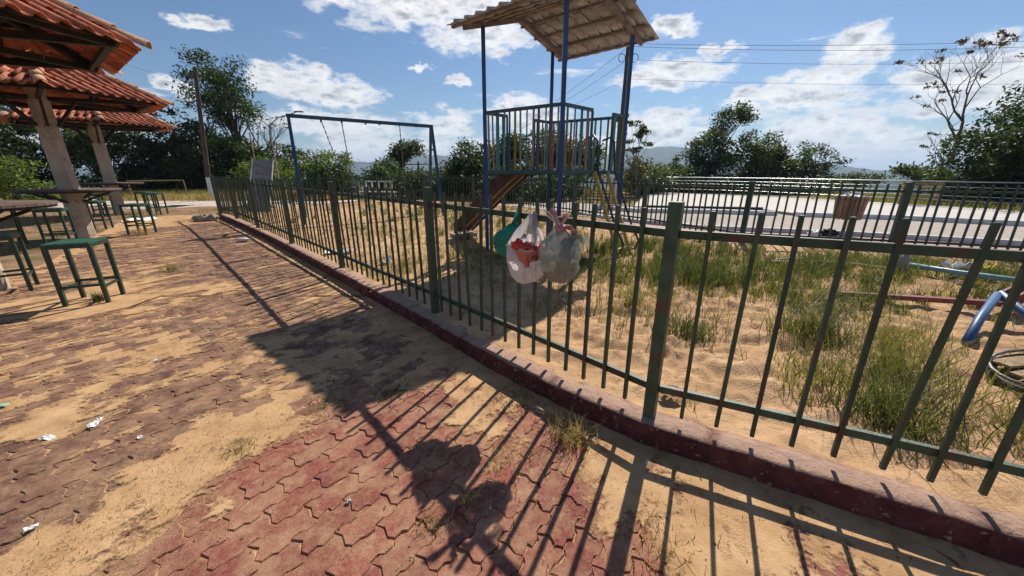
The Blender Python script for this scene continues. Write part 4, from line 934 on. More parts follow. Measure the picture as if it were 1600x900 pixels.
def smoothp(P_, n=4):
    P_ = [Vector(p) for p in P_]; o = []
    for i in range(len(P_) - 1):
        a, b, c, d = P_[max(0, i - 1)], P_[i], P_[i + 1], P_[min(len(P_) - 1, i + 2)]
        for k in range(n):
            t = k / n; o.append(.5 * ((2 * b) + (c - a) * t + (2 * a - 5 * b + 4 * c - d) * t * t + (3 * b - a - 3 * c + d) * t ** 3))
    return o + [P_[-1]]
# green
gb = empty('plastic_bag', (-.035, 2.585, .92), 0, 'small knotted green plastic bag, leftmost of the bags hung on the fence', 'plastic bag', 'plastic bags hung on the fence')
bag([(-.005, .02), (.01, .065), (.04, .098), (.09, .118), (.13, .115), (.17, .09), (.20, .05), (.225, .024)], 0, .8, 3, .13, tilt=(.04, 0)).obj('bag_body', M['baggreen'], gb, smooth=False)
strap(smoothp([(.035, 0, .20), (.055, .0, .25), (.075, .01, .30), (.095, .03, .335), (.105, .05, .33)]), .018, .008, M['baggreen'], 'handle', gb, 1)
strap(smoothp([(.040, .01, .20), (.068, .02, .25), (.085, .03, .29), (.098, .045, .32)]), .022, .010, M['baggreen'], 'handle', gb, 2)
# white
wb = empty('plastic_bag', (.095, 2.40, .775), 0, 'large white plastic carrier bag full of red and orange rubbish, hung on the fence', 'plastic bag', 'plastic bags hung on the fence')
bag([(0, .03), (.012, .075), (.05, .108), (.10, .128), (.16, .134), (.21, .130), (.25, .124), (.28, .118)], 0, .75, 11, .085, tilt=(.0, .02)).obj('bag_body', M['bagwhite'], wb, smooth=False)
strap(smoothp([(-.10, .02, .24), (-.075, .0, .30), (-.02, .01, .37), (.03, .035, .44), (.055, .07, .465)]), .040, .012, M['bagwhite'], 'handle', wb, 3)
strap(smoothp([(.02, .06, .26), (.035, .05, .33), (.045, .05, .40), (.055, .075, .465)]), .055, .012, M['bagwhite'], 'handle', wb, 4)
strap(smoothp([(.09, .06, .25), (.075, .05, .32), (.06, .06, .40), (.055, .08, .465)]), .040, .012, M['bagwhite'], 'handle', wb, 5)
def lump(nm, loc, sz, m, par, seed, n=10):
    V = []; k = 14
    for i in range(n + 1):
        ph_ = math.pi * i / n
        for j in range(k):
            a = j * math.tau / k; q = 1 + float(vnoise(np.array(a * 2.3 + seed), np.array(ph_ * 3.1 + seed * 2))) * .8 + float(vnoise(np.array(a * 5 + seed), np.array(ph_ * 7. + seed * 2))) * .35
            V.append((loc[0] + sz[0] * q * math.sin(ph_) * math.cos(a), loc[1] + sz[1] * q * math.sin(ph_) * math.sin(a), loc[2] + sz[2] * q * math.cos(ph_)))
    F = [(i * k + j, (i + 1) * k + j, (i + 1) * k + (j + 1) % k, i * k + (j + 1) % k) for i in range(n) for j in range(k)]
    return MB().add(V, F).obj(nm, m, par, smooth=True)
lump('red_wrapper', (-.055, -.045, .265), (.040, .035, .036), M['red'], wb, 1); lump('red_wrapper', (.01, -.05, .258), (.050, .035, .024), M['red'], wb, 5); lump('red_wrapper', (.085, -.05, .245), (.052, .032, .022), M['red'], wb, 9)
# orange printed wrapper pressed against the film
V = []; 
for i in range(9):
    for j in range(13):
        s = j / 12; t = i / 8; x_ = -.075 + .17 * s; a = x_ / .14; V.append((x_ + .02 * t * (1 if s < .5 else -1) * 1.2, -.108 * math.sqrt(max(.05, 1 - a * a)) - .004 + .008 * math.sin(s * 9 + t * 4), .235 - .105 * t * (.55 + .45 * math.sin(s * math.pi))))
MB().add(V, [(i * 13 + j, (i + 1) * 13 + j, (i + 1) * 13 + j + 1, i * 13 + j + 1) for i in range(8) for j in range(12)]).obj('orange_wrapper', M['orange'], wb, smooth=True)
ow = [o for o in wb.children if o.name.startswith('orange')][0]
def disc(nm, c, rx, rz_, r0, m, par, n=22, y=-.118):
    vs = []; 
    for i in range(n):
        a = i * math.tau / n
        for r in (r0, 1): vs.append((c[0] + rx * r * math.cos(a), y + .010 * abs(math.cos(a)), c[1] + rz_ * r * math.sin(a)))
    return MB().add(vs, [(2 * i, 2 * i + 1, 2 * ((i + 1) % n) + 1, 2 * ((i + 1) % n)) for i in range(n)]).obj(nm, m, par)
disc('printed_ring', (.060, .198), .030, .016, .78, M['blackprint'], ow); disc('printed_ring', (.060, .198), .015, .010, .6, M['blackprint'], ow); MB().box((.060, -.119, .198), (.006, .002, .03)).obj('printed_bar', M['blackprint'], ow)
disc('white_spot', (.050, .155), .034, .020, .0, M['whitelitter'], ow, y=-.122)
# cloudy bag with ribbons
cb = empty('plastic_bag', (.295, 2.205, .835), 0, 'cloudy clear plastic bag tied with pink ribbons, rightmost of the bags on the fence', 'plastic bag', 'plastic bags hung on the fence')
bag([(0, .03), (.012, .07), (.05, .105), (.10, .125), (.16, .130), (.22, .118), (.27, .085), (.31, .05), (.335, .03)], 0, .8, 21, .10, tilt=(-.01, .03)).obj('bag_body', M['bagclear'], cb, smooth=False)
lump('scraps', (.0, 0, .07), (.085, .06, .055), M['food'], cb, 3); lump('scraps', (.04, -.02, .12), (.05, .045, .03), M['yellow'], cb, 7); lump('folded_film', (.03, -.01, .21), (.045, .04, .06), M['lampgrey'], cb, 13)
strap(smoothp([(.03, -.02, .28), (.08, -.03, .285), (.12, -.03, .26), (.145, -.02, .235)]), .030, .045, M['bagclear'], 'film_flap', cb, 8)
lump('ribbon_knot', (-.005, .01, .335), (.030, .026, .022), M['ribbon'], cb, 4)
for i, (dx, dz, mm) in enumerate([(-.085, .10, 'ribbonpale'), (-.07, .115, 'ribbon'), (-.055, .12, 'ribbonpale'), (-.045, .105, 'ribbon'), (-.095, .08, 'ribbonpale'), (.03, .09, 'ribbon'), (.04, .075, 'ribbonpale'), (.015, .085, 'ribbon')]):
    strap(smoothp([(-.01, .01, .335), (dx * .5 - .005, .01, .335 + dz * .6), (dx, .02 * math.sin(i), .335 + dz)]), .007, .006, M[mm], 'ribbon', cb, i)
for i in range(5): strap(smoothp([(.02, .0, .34), (.045 + .01 * i, -.01, .355 - .01 * i), (.065, -.01 + .01 * i, .33 - .012 * i)]), .008, .010, M['ribbonpale' if i % 2 else 'ribbon'], 'ribbon', cb, 20 + i)

# ------------------------------------------------------------------ broken play equipment on the right
tl = empty('steel_pipe', (5.62, 4.5, .2), 0, 'long teal steel pipe lying across the weeds at the right', 'pipe')
MB().tube([(-.12, .75, .03), (.05, .05, .06), (.75, -1.55, .14)], .034, 10).obj('pipe', M['teal'], tl, smooth=True)
rb = empty('seesaw_beam', (4.2, 3.75, .16), 0, 'broken dull red seesaw beam lying on the sand at the right', 'beam')
MB().bar((-.55, .20, .02), (.75, -.22, .05), .06, .05).obj('beam', M['redpaint'], rb)
ch_ = MB(); ch_.bar((.78, -.22, .05), (1.35, -.05, .20), .16, .03); ch_.bar((.74, -.30, .09), (1.31, -.13, .24), .02, .09); ch_.bar((.80, -.14, .09), (1.37, .03, .24), .02, .09); ch_.obj('channel', M['redpaint'], rb)
MB().tube([(-.60 + .22 * math.cos(a) + .2, .20 + .12 * math.sin(a) - .05, .0 + .01 * math.sin(a * 2)) for a in [i * math.tau / 16 for i in range(12)]], .012, 6).obj('bent_hoop', M['chain'], rb)
bf = empty('bent_steel_frame', (4.62, 3.2, .16), 0, 'faded blue steel pipe frame bent into an angle on the sand', 'steel frame')
MB().tube([(-.86, -.42, -.02), (-.42, -.12, .09), (-.02, .12, .22)], .033, 10).obj('long_arm', M['debrisblue'], bf, smooth=True)
MB().tube([(.0, .13, .23), (.0, -.12, .10), (-.12, -.50, -.04)], .036, 10).obj('short_arm', M['debrisblue'], bf, smooth=True)
rg = empty('broken_carousel', (3.72, 2.22, .15), R(10), 'broken wooden carousel seat with a bent metal rim half buried in weeds', 'carousel')
MB().tube([(.42 * math.cos(a), .26 * math.sin(a), .05 + .03 * math.sin(a + 1)) for a in [i * math.tau / 24 for i in range(24)]], .011, 8, close=True).obj('metal_rim', M['chain'], rg, smooth=True)
MB().tube([(.40 * math.cos(a), .245 * math.sin(a), .0 + .03 * math.sin(a + 1)) for a in [i * math.tau / 24 for i in range(24)]], .028, 8, close=True).obj('rubber_rim', M['dark'], rg, smooth=True)
for i in range(6):
    y_ = -.2 + i * .078; h = .40 * math.sqrt(max(.02, 1 - (y_ / .26) ** 2)); MB().box((rnd.uniform(-.03, .03), y_, .05 + rnd.uniform(-.015, .02)), (2 * h * rnd.uniform(.7, .95), .066, .018), rnd.uniform(-.05, .05)).obj('board', M['ply'], rg)
wr = empty('wire_hoop', (4.15, 5.35, .22), 0, 'flattened pale wire hoop lying in the green weeds', 'wire hoop')
MB().tube([(.28 * math.cos(a), .16 * math.sin(a), .02 * math.sin(2 * a)) for a in [i * math.tau / 22 for i in range(22)]], .009, 6, close=True).obj('hoop', M['ribbonpale'], wr)
MB().tube([(.25, -.05, .01), (.6, -.2, .03), (1.0, -.45, .01)], .008, 6).obj('wire_end', M['ribbonpale'], wr)
sp = empty('concrete_stump', (5.35, 4.95, .12), 0, 'short mossy concrete stump in the weeds by the teal pipe', 'stump')
lump('stump', (0, 0, .14), (.07, .07, .22), M['rubble'], sp, 31)

# ------------------------------------------------------------------ litter
def scrap(loc, sz, m, label, cat='litter', seed=0, name='plastic_scrap'):
    if name == 'plastic_scrap': sz = (sz[0] * .75, sz[1] * .75, sz[2])
    r_ = random.Random(seed); V = []; n = 6
    for i in range(n):
        for j in range(n):
            x_, y_ = (i / (n - 1) - .5) * sz[0], (j / (n - 1) - .5) * sz[1]; V.append((x_ + r_.uniform(-.2, .2) * sz[0] / n * 2, y_ + r_.uniform(-.2, .2) * sz[1] / n * 2, abs(r_.gauss(0, 1)) * sz[2]))
    o = MB().add(V, [(i * n + j, (i + 1) * n + j, (i + 1) * n + j + 1, i * n + j + 1) for i in range(n - 1) for j in range(n - 1)]).obj(name, m, loc=loc, rot=(0, 0, seed))
    return tag(o, label, cat)
scrap((-3.42, 2.08, .006), (.16, .07, .006), M['greenlitter'], 'green and white torn wrapper on the pavers at the left edge', seed=1)
scrap((-2.58, 1.93, .006), (.13, .05, .007), M['whitelitter'], 'silvery white scrap on the dark pavers, largest of the pale scraps', seed=2)
scrap((-2.72, 1.80, .005), (.12, .05, .004), M['whitelitter'], 'thin smear of white film crumbs just left of the silvery scrap', seed=3)
scrap((-2.10, 1.22, .008), (.055, .04, .006), M['whitelitter'], 'small white scrap on the sand near the bottom left', seed=4)
scrap((-2.93, 2.72, .008), (.05, .04, .006), M['whitelitter'], 'tiny white scrap on the sandy streak left of the tower shadow', seed=5)
scrap((-2.18, 1.80, .008), (.04, .03, .006), M['whitelitter'], 'tiny white scrap right of the silvery scrap', seed=6)
scrap((-.77, 1.36, .008), (.030, .026, .010), M['whitelitter'], 'small white pebble of plastic on the red pavers', seed=7)
scrap((-.10, 1.32, .008), (.022, .012, .008), M['ribbonpale'], 'short pale cigarette end beside the bag shadow', seed=8)
scrap((-1.02, 2.35, .004), (.06, .018, .006), M['whitelitter'], 'pale paper strip lying in the tower shadow', seed=9)
scrap((.72, 1.58, .02), (.035, .02, .01), M['whitelitter'], 'white crumb of foam below the kerb by the fence post', seed=10)
scrap((-11.6, 11.6, .0), (.9, .35, .06), M['whitelitter'], 'long crumpled white plastic sheet on the ground between the stools', seed=11, name='plastic_sheet')
scrap((-11.1, 10.0, .74), (.26, .16, .03), M['whitelitter'], 'white foam plate left on a stool seat', seed=12, name='foam_plate')
lump_o = empty('white_bottle', (-5.9, 8.05, .05), R(30), 'white plastic bottle lying in the gutter below the left fence', 'bottle')
MB().tube([(-.12, 0, 0), (-.1, 0, 0), (.06, 0, 0), (.1, 0, .0), (.13, 0, 0)], [.02, .045, .045, .018, .016], 10).obj('bottle', M['whitelitter'], lump_o, smooth=True); MB().tube([(.13, 0, 0), (.15, 0, 0)], .02, 8).obj('cap', M['whitelitter'], lump_o)
scrap((6.2, 4.75, .26), (.26, .16, .06), M['yellowlitter'], 'crumpled yellow wrapper in the weeds behind the teal pipe', seed=14, name='wrapper')
scrap((5.95, 4.8, .25), (.28, .14, .05), M['whitelitter'], 'crumpled white wrapper in the weeds behind the teal pipe', seed=15, name='wrapper')
scrap((-3.0, 6.3, .15), (.45, .22, .03), M['whitelitter'], 'flat pale rubbish heap on the dirt behind the left fence', seed=16, name='rubbish')
scrap((-1.95, 5.55, .15), (.16, .12, .03), M['whitelitter'], 'small pale lump on the dirt right of the flat rubbish heap', seed=17, name='rubbish')
scrap((7.55, 8.62, .93), (.34, .28, .05), M['whitelitter'], 'white plastic spilling over the top of the wooden bin', seed=18, name='plastic_rubbish').location = (7.72, 8.62, .93)
dk = empty('rubbish_bag', (7.15, 8.35, .05), 0, 'dark rubbish bag slumped against the white kerb beside the bin', 'rubbish bag'); lump('bag', (0, 0, .08), (.20, .14, .10), M['dark'], dk, 4)
wk = empty('rubbish_bag', (6.85, 8.35, .05), 0, 'small white rubbish bag left of the dark one by the kerb', 'rubbish bag'); lump('bag', (0, 0, .07), (.12, .10, .08), M['whitelitter'], wk, 8)
rc = tag(empty('rubble_heap', (-9.6, 11.75, 0)), 'grey broken concrete lumps at the far end of the kerb', 'rubble')
for i in range(6): lump('concrete_lump', (rnd.uniform(-.35, .3), rnd.uniform(-.3, .2), .07), (.13, .11, .10), M['rubble'], rc, 40 + i)
tag(lump('rag', (0, 0, 0), (.07, .04, .02), M['dark'], None, 66), 'small dark rag on the sand just right of the near fence post', 'rag').location = (1.02, 2.05, .16)
# crumbs and leaf bits: uncountable
V = []; Q = []; nC = 2600
cx_ = rng.uniform(-4, 2.2, nC); cy_ = rng.uniform(.8, 5.0, nC); kd = kdist(cx_, cy_); hh, _ = sand_h(cx_, cy_)
sel = (kd < -.03) & ((rng.random(nC) < .25) | (kd > -.28)); cx_, cy_, hh = cx_[sel], cy_[sel], hh[sel]
s_ = rng.uniform(.002, .007, len(cx_)); an = rng.uniform(0, 6.28, len(cx_)); z_ = np.maximum(hh, .002) + .002
for sx, sy, sz in ((-1, -.5, 0), (1, -.5, .4), (1.1, .5, .1), (-1, .6, .7)):
    V.append(np.stack([cx_ + (np.cos(an) * sx - np.sin(an) * sy) * s_, cy_ + (np.sin(an) * sx + np.cos(an) * sy) * s_, z_ + sz * s_], -1))
V = np.stack(V, 1).reshape(-1, 3); Q = np.arange(len(V)).reshape(-1, 4)
tag(link('leaf_litter', npmesh('leaf_litter', V, Q, M['weed_dark'], False)), 'scattered dark crumbs and leaf bits on the pavers and sand', 'debris', kind='stuff')

# ------------------------------------------------------------------ grass
def blades(P_, h, lean=.5, wd=.004, seg=3):
    n = len(P_); az = rng.uniform(0, 2 * math.pi, n); ln = rng.uniform(.15, 1, n) * lean; hh = h * rng.uniform(.55, 1.15, n)
    dx, dy = np.cos(az), np.sin(az); tw_ = rng.uniform(0, 2 * math.pi, n); wx, wy = np.cos(tw_) * wd, np.sin(tw_) * wd
    L_ = []
    for s in range(seg + 1):
        t = s / seg; off = ln * hh * t ** 1.8; z = hh * (t - .25 * ln * t * t); c = np.stack([P_[:, 0] + dx * off, P_[:, 1] + dy * off, P_[:, 2] + z], -1)
        ww = (1 - t) ** .6 if s < seg else .04
        o = np.stack([wx * ww, wy * ww, 0 * wx], -1); L_ += [c - o, c + o]
    V = np.stack(L_, 1).reshape(-1, 3); b = np.arange(n)[:, None] * (2 * (seg + 1))
    Q = np.concatenate([b + np.array([[2 * s, 2 * s + 1, 2 * s + 3, 2 * s + 2]]) for s in range(seg)], 0)
    return V, Q
def pgz(x, y): return pg_h(x, y)[0]
def grass(name, label, P_, h, m, lean=.6, wd=.004, kind='stuff', cat='grass'):
    V, Q = blades(P_, h, lean, wd); o = link(name, npmesh(name, V, Q, m, False)); tag(o, label, cat, kind=kind); return o
def patch(blobs, n, clump=0):
    P_ = []
    tot = sum(b[4] * b[2] * b[3] for b in blobs)
    for bx, by, rx, ry, d in blobs:
        k = int(n * d * rx * ry / tot)
        if clump:
            nc = max(1, k // clump); q = rng.normal(0, .6, (nc, 2)) * (rx, ry) + (bx, by); q = np.repeat(q, clump, 0) + rng.normal(0, .035, (nc * clump, 2))
        else: q = rng.normal(0, .6, (k, 2)) * (rx, ry) + (bx, by)
        P_.append(q)
    q = np.concatenate(P_); kd = kdist(q[:, 0], q[:, 1]); q = q[(kd > .12) & pg_in(q[:, 0], q[:, 1] + .12)]
    return np.column_stack([q, pgz(q[:, 0], q[:, 1]) - .005])
P_ = patch([(4.6, 5.3, 2.2, .65, 2.2), (7.5, 4.4, 2.2, .8, 1.4), (3.6, 4.0, .8, .3, 1.4), (2.2, 5.0, .8, .5, 1.6), (3.0, 6.6, 1.4, .9, 1.4), (1.5, 6.6, 1.4, 1.2, 1.0), (1.8, 5.0, .9, .5, 1.0), (0, 9.5, 2.2, 2.0, .3), (-2.5, 13, 3, 2.4, .3), (2.5, 4.5, .35, .3, 2.0), (6.2, 3.6, 1.5, .5, 1.0), (3.3, 4.6, 1.2, .4, .7)], 25000, 24)
grass('playground_grass', 'green weeds and grass across the back of the playground', P_, rng.uniform(.07, .34, len(P_)), M['grass_green'], .8, .0045)
P_ = patch([(4.6, 5.2, 2.6, .9, .8), (0, 5.9, 1.4, .9, 1.2), (-1.6, 5.3, 1.0, .6, .9), (1.5, 4.7, 1.3, .7, 1.0), (3.0, 4.3, 1.4, .7, 1.0), (-2.5, 8.5, 2, 2, .3), (1.2, 3.5, .5, .4, .5), (7, 4.2, 2.5, 1.2, .7), (2.6, 2.5, .9, .6, .6)], 17000, 10)
grass('dry_grass', 'straw coloured dry grass between the green weeds', P_, rng.uniform(.07, .22, len(P_)), M['grass_olive'], 1.0, .0035)
# cover between playground dirt on the far left
q = np.column_stack([rng.uniform(-9, 3, 16000), rng.uniform(5.5, 17, 16000)]); kd = kdist(q[:, 0], q[:, 1]); den = fbm(q[:, 0] * .7, q[:, 1] * .7, 3, 90) + .12 + .05 * (q[:, 1] - 10)
q = q[(kd > .5) & pg_in(q[:, 0], q[:, 1] + .2) & (den > rng.uniform(-.3, .5, len(q)))]
P_ = np.column_stack([q, pgz(q[:, 0], q[:, 1]) - .005]); grass('short_grass', 'thin short grass over the dirt round the swings', P_, .09, M['grass_olive'], .9, .006)
# individual big tufts beyond the near fence
TF = [(2.62, 2.95, .30, 260, 'green', 'largest green grass tuft on the sand, centre right behind the near fence'), (2.75, 2.33, .26, 200, 'olive', 'olive grass tuft just in front of the largest tuft'),
      (2.25, 1.85, .28, 280, 'green', 'green grass tuft nearest to the fence at the right'), (2.05, 2.2, .20, 120, 'olive', 'thin dry tuft behind the nearest green tuft'),
      (1.55, 3.05, .24, 170, 'green', 'green grass tuft right of the tall near post'), (2.42, 4.5, .30, 220, 'green', 'tall green tuft farther back, right of the tall near post'),
      (1.25, 3.75, .26, 90, 'olive', 'sparse olive tuft left of the tall near post'), (.52, 3.60, .22, 70, 'dark', 'withered dark plant on the sand below the bags'),
      (3.3, 2.9, .24, 120, 'olive', 'loose olive tuft beside the bent blue frame'), (3.25, 3.6, .26, 150, 'green', 'green tuft behind the bent blue frame, right of centre'), (2.9, 1.75, .24, 160, 'olive', 'olive tuft below the broken carousel')]
mm = {'green': 'grass_green', 'olive': 'grass_olive', 'dark': 'weed_dark'}
for x, y, h, n, c, lb in TF:
    h = h * 1.45; q = rng.normal(0, .125, (int(n * 1.5), 2)) * (1.3, 1) + (x, y); P_ = np.column_stack([q, pgz(q[:, 0], q[:, 1]) - .01]); V, Q = blades(P_, h * rng.uniform(.35, 1.1, len(P_)), 1.15, .0036)
    P2 = P_[: n // 2]; V2, Q2 = blades(P2, h * 1.35, .8, .0016); V = np.concatenate([V, V2]); Q = np.concatenate([Q, Q2 + len(V) - len(V2)])
    tag(link('grass_tuft', npmesh('grass_tuft', V, Q, M[mm[c]], False)), lb, 'grass tuft', 'grass tufts on the playground sand')
# weeds on the pavement
def ptuft(name, x, y, h, n, m, lb, sp=.05, lean=1.0, wd=.0025, cat='weed'):
    q = rng.normal(0, sp, (n, 2)) + (x, y); P_ = np.column_stack([q, np.full(n, -.002)]); V, Q = blades(P_, h, lean, wd)
    return tag(link(name, npmesh(name, V, Q, M[m], False)), lb, cat, 'weeds on the paving')
ptuft('weed', .36, 1.78, .15, 130, 'grass_dry', 'bushy dry weed at the foot of the kerb left of the tall post', .05, 1.1)
ptuft('weed', .30, 1.86, .11, 150, 'weed_dark', 'dark withered weed behind the bushy dry weed at the kerb', .07, 1.2)
ptuft('weed', .02, 2.18, .06, 130, 'weed_dark', 'low dark weed by the kerb under the bags', .09, 1.3)
ptuft('weed', -.85, 2.28, .05, 160, 'grass_green', 'flat green weed in the tower shadow', .08, 1.3)
ptuft('weed', -1.25, 2.1, .045, 110, 'grass_olive', 'olive weed at the near edge of the tower shadow', .07, 1.3)
ptuft('weed', -1.55, 1.72, .04, 130, 'grass_olive', 'olive weed where the red pavers begin', .05, 1.3)
ptuft('weed', -.36, 1.25, .05, 70, 'grass_dry', 'pale straw tuft at the left edge of the bag shadow', .035, 1.2)
ptuft('weed', -.20, 1.36, .05, 60, 'grass_dry', 'pale straw tuft inside the bag shadow', .035, 1.2)
ptuft('weed', .15, .98, .05, 60, 'grass_dry', 'pale straw tuft at the bottom centre of the paving', .03, 1.2)
ptuft('weed', .62, 1.15, .06, 120, 'grass_dry', 'thin straw tuft among the picket shadows at the right', .08, 1.3)
ptuft('weed', -.02, 1.62, .05, 90, 'grass_dry', 'thin straw tuft right of the bag shadow', .08, 1.3)
ptuft('weed', -5.35, 5.6, .16, 80, 'grass_olive', 'upright weed on the open paving behind the nearest stool', .07, .8, .004)
ptuft('weed', -4.95, 4.18, .15, 40, 'grass_green', 'small leafy weed between the legs of the nearest stool', .03, .7, .008)
ptuft('weed', -9.0, 9.0, .22, 60, 'grass_dry', 'dry weed under the open standing stool', .08, .9, .004)
ptuft('weed', -6.9, 3.75, .35, 90, 'grass_green', 'tall green weed at the left edge near the cut stool', .06, .6, .008)
# straw lying in the sandy band and by the kerb
q = np.concatenate([rng.normal(0, 1, (1100, 2)) * (.20, .42) + (-1.75, 1.15), rng.normal(0, 1, (260, 2)) * (.16, .2) + (-1.40, 2.0), rng.normal(0, 1, (420, 2)) * (.5, .2) + (.55, 1.45), rng.normal(0, 1, (160, 2)) * (.3, .25) + (-.15, 1.7)])
q = q[kdist(q[:, 0], q[:, 1]) < -.03]; n = len(q); az2 = rng.uniform(0, 6.28, n); le = rng.uniform(.008, .032, n); hz = np.maximum(sand_h(q[:, 0], q[:, 1])[0], 0) + .004
d = np.stack([np.cos(az2) * le, np.sin(az2) * le, rng.uniform(-.002, .012, n)], -1); nv = np.stack([-np.sin(az2), np.cos(az2), 0 * az2], -1) * .0013
c = np.column_stack([q, hz]); V = np.stack([c - nv, c + nv, c + d * .55 + nv + (0, 0, .006), c + d * .55 - nv + (0, 0, .006), c + d], 1).reshape(-1, 3); b = np.arange(n)[:, None] * 5
tag(link('straw', npmesh('straw', V, np.concatenate([b + [[0, 1, 2, 3]], b + [[3, 2, 4, 4]]])[:n], M['grass_dry'], False)), 'dry straw strewn over the sandy paving', 'straw', kind='stuff')
# tall field grass behind the kiosks and right of the plaza
q = np.column_stack([rng.uniform(-42, -9, 30000), rng.uniform(19.5, 26, 30000)]); P_ = np.column_stack([q, np.full(len(q), -.1)])
sel = fbm(q[:, 0] * .3, q[:, 1] * .3, 3, 33) > 0
grass('field_grass', 'tall green grass behind the gravel track at the left', P_[sel], .5, M['grass_olive'], .7, .018); grass('straw_field_grass', 'yellowed tall grass among the green behind the gravel track', P_[~sel], .45, M['grass_dry'], .7, .016)
q = np.column_stack([rng.uniform(-17, -7.5, 9000), rng.uniform(7, 16.5, 9000)]); sel = (q[:, 0] < np.interp(q[:, 1], [6, 8.1, 12.1, 13.4], [-7.8, -9.4, -12.4, -10.8])) & (fbm(q[:, 0] * .6, q[:, 1] * .6, 3, 34) > -.05)
P_ = np.column_stack([q[sel], np.full(sel.sum(), -.06)]); grass('trodden_grass', 'short trodden grass round the kiosk pillars', P_, .10, M['grass_olive'], .9, .007)
q = np.column_stack([rng.uniform(18.5, 36, 9000), rng.uniform(12, 24, 9000)]); P_ = np.column_stack([q, np.full(len(q), -.08)]); grass('verge_grass', 'bright long grass right of the plaza below the dark bush', P_, .4, M['grass_olive'], .7, .016)

# ------------------------------------------------------------------ trees
def leaves(C_, n_per, spread, size, flat=.6, droop=0):
    n = len(C_) * n_per; c = np.repeat(C_, n_per, 0) + np.clip(rng.normal(0, 1, (n, 3)), -2.2, 2.2) * (spread, spread, spread * flat)
    nm = rng.normal(0, 1, (n, 3)) + (0, 0, .9); nm /= np.linalg.norm(nm, axis=1)[:, None]
    t = np.cross(nm, rng.normal(0, 1, (n, 3))); t /= np.linalg.norm(t, axis=1)[:, None]; b = np.cross(nm, t); s = size * rng.uniform(.6, 1.3, n)[:, None]
    V = np.stack([c - t * s, c - b * s * .42 + nm * s * .1, c + t * s, c + b * s * .42 + nm * s * .1], 1).reshape(-1, 3)
    return V, np.arange(len(V)).reshape(-1, 4)
def tree(label, X, Y, zb, zt, rx, m='leaf_mid', ncl=60, per=60, spread=.32, size=.13, zc=None, name='tree', cat='tree', shape='round', trunk=.14, lean=(0, 0), bark='bark', ry=None, zlo=None, group=None, seed=None):
    root = empty(name, (X, Y, zb), 0, label, cat, group); H_ = zt - zb; ry = ry or rx
    zlo = zlo if zlo is not None else zb + H_ * .3; hc = (zlo + zt) / 2 - zb; hr = (zt - zlo) / 2
    C_ = []
    lob = [(rng.uniform(-.55, .55), rng.uniform(-.5, .5), rng.uniform(-.5, .55), rng.uniform(.42, .72)) for _ in range(6)]
    while len(C_) < ncl:
        p = rng.uniform(-1, 1, 3)
        if shape == 'round': ok = any(sum(((p[i] - l[i]) / l[3]) ** 2 for i in range(3)) < 1 for l in lob) and (p ** 2).sum() < 1.05
        elif shape == 'dense': ok = (abs(p) ** 2.4).sum() < 1.1
        elif shape == 'flat': ok = p[0] ** 2 + p[1] ** 2 < 1 and (p[2] > .15 or abs(p[0]) < .25) and (abs(p[2] - .55 * math.sin(3 * p[0])) < .35)
        elif shape == 'cone': ok = math.hypot(p[0], p[1]) < (1 - p[2]) * .5 + .05
        else: ok = (p ** 2).sum() < 1
        if ok: C_.append(p)
    C_ = np.array(C_) * (rx, ry, hr) + (lean[0], lean[1], hc)
    V, Q = leaves(C_, per, spread, size); link('crown', npmesh('crown', V, Q, M[m], False), root)
    mb = MB(); tz = zlo - zb + hr * .5; p0 = [(0, 0, 0), (lean[0] * .25, lean[1] * .25, tz * .45), (lean[0] * .8, lean[1] * .8, tz)]; mb.tube(p0, [trunk, trunk * .75, trunk * .45], 7)
    for i in range(min(len(C_), 26)):
        c = Vector(C_[i * len(C_) // 26 if len(C_) > 26 else i]); s = Vector(p0[1]).lerp(Vector(p0[2]), rnd.random()); md = s.lerp(c, .5) + Vector((rnd.uniform(-.1, .1) * rx, rnd.uniform(-.1, .1) * rx, .1 * hr)); mb.tube([s, md, c], [trunk * .32, trunk * .2, trunk * .06], 4, cap=False)
    mb.obj('trunk', M[bark], root); return root
def bare(label, X, Y, zb, H_, spread, seed, tufts=10, m='leaf_brown', r0=.10, dirn=(0, 0, 1), levels=5, zstart=0):
    root = empty('bare_tree', (X, Y, zb), 0, label, 'tree'); r_ = random.Random(seed); mb = MB(); tips = []
    def grow(p, d, ln, r, lv):
        n = 4; pts_ = [p]; q = p.copy(); dd = d.copy()
        for i in range(n):
            dd = (dd + Vector((r_.uniform(-.16, .16), r_.uniform(-.16, .16), r_.uniform(-.04, .16)))).normalized(); q = q + dd * ln / n; pts_.append(q.copy())
        mb.tube(pts_, [r * (1 - .38 * i / n) for i in range(n + 1)], 5 if lv > 2 else 4, cap=False)
        if lv <= 0: tips.append(q); return
        k = 3 if lv >= levels - 1 else r_.choice((2, 2, 3))
        for i in range(k):
            a = r_.uniform(0, math.tau); sp = r_.uniform(.35, .8) * spread; ax = Vector((math.cos(a), math.sin(a) * .7, 0)); nd = (dd + ax * sp).normalized(); st = pts_[-1] if i < 2 else pts_[r_.choice((2, 3))]
            grow(st, nd, ln * r_.uniform(.62, .82), r * .58, lv - 1)
    grow(Vector((0, 0, 0)), Vector(dirn).normalized(), H_ * .34, r0, levels)
    mb.obj('branches', M['barepale'], root)
    if tufts:
        C_ = np.array([tuple(tips[r_.randrange(len(tips))]) for _ in range(tufts)]); V, Q = leaves(C_, 16, .10, .10, .4); link('leaf_clusters', npmesh('leaf_clusters', V, Q, M[m], False), root)['kind'] = 'stuff'
    return root
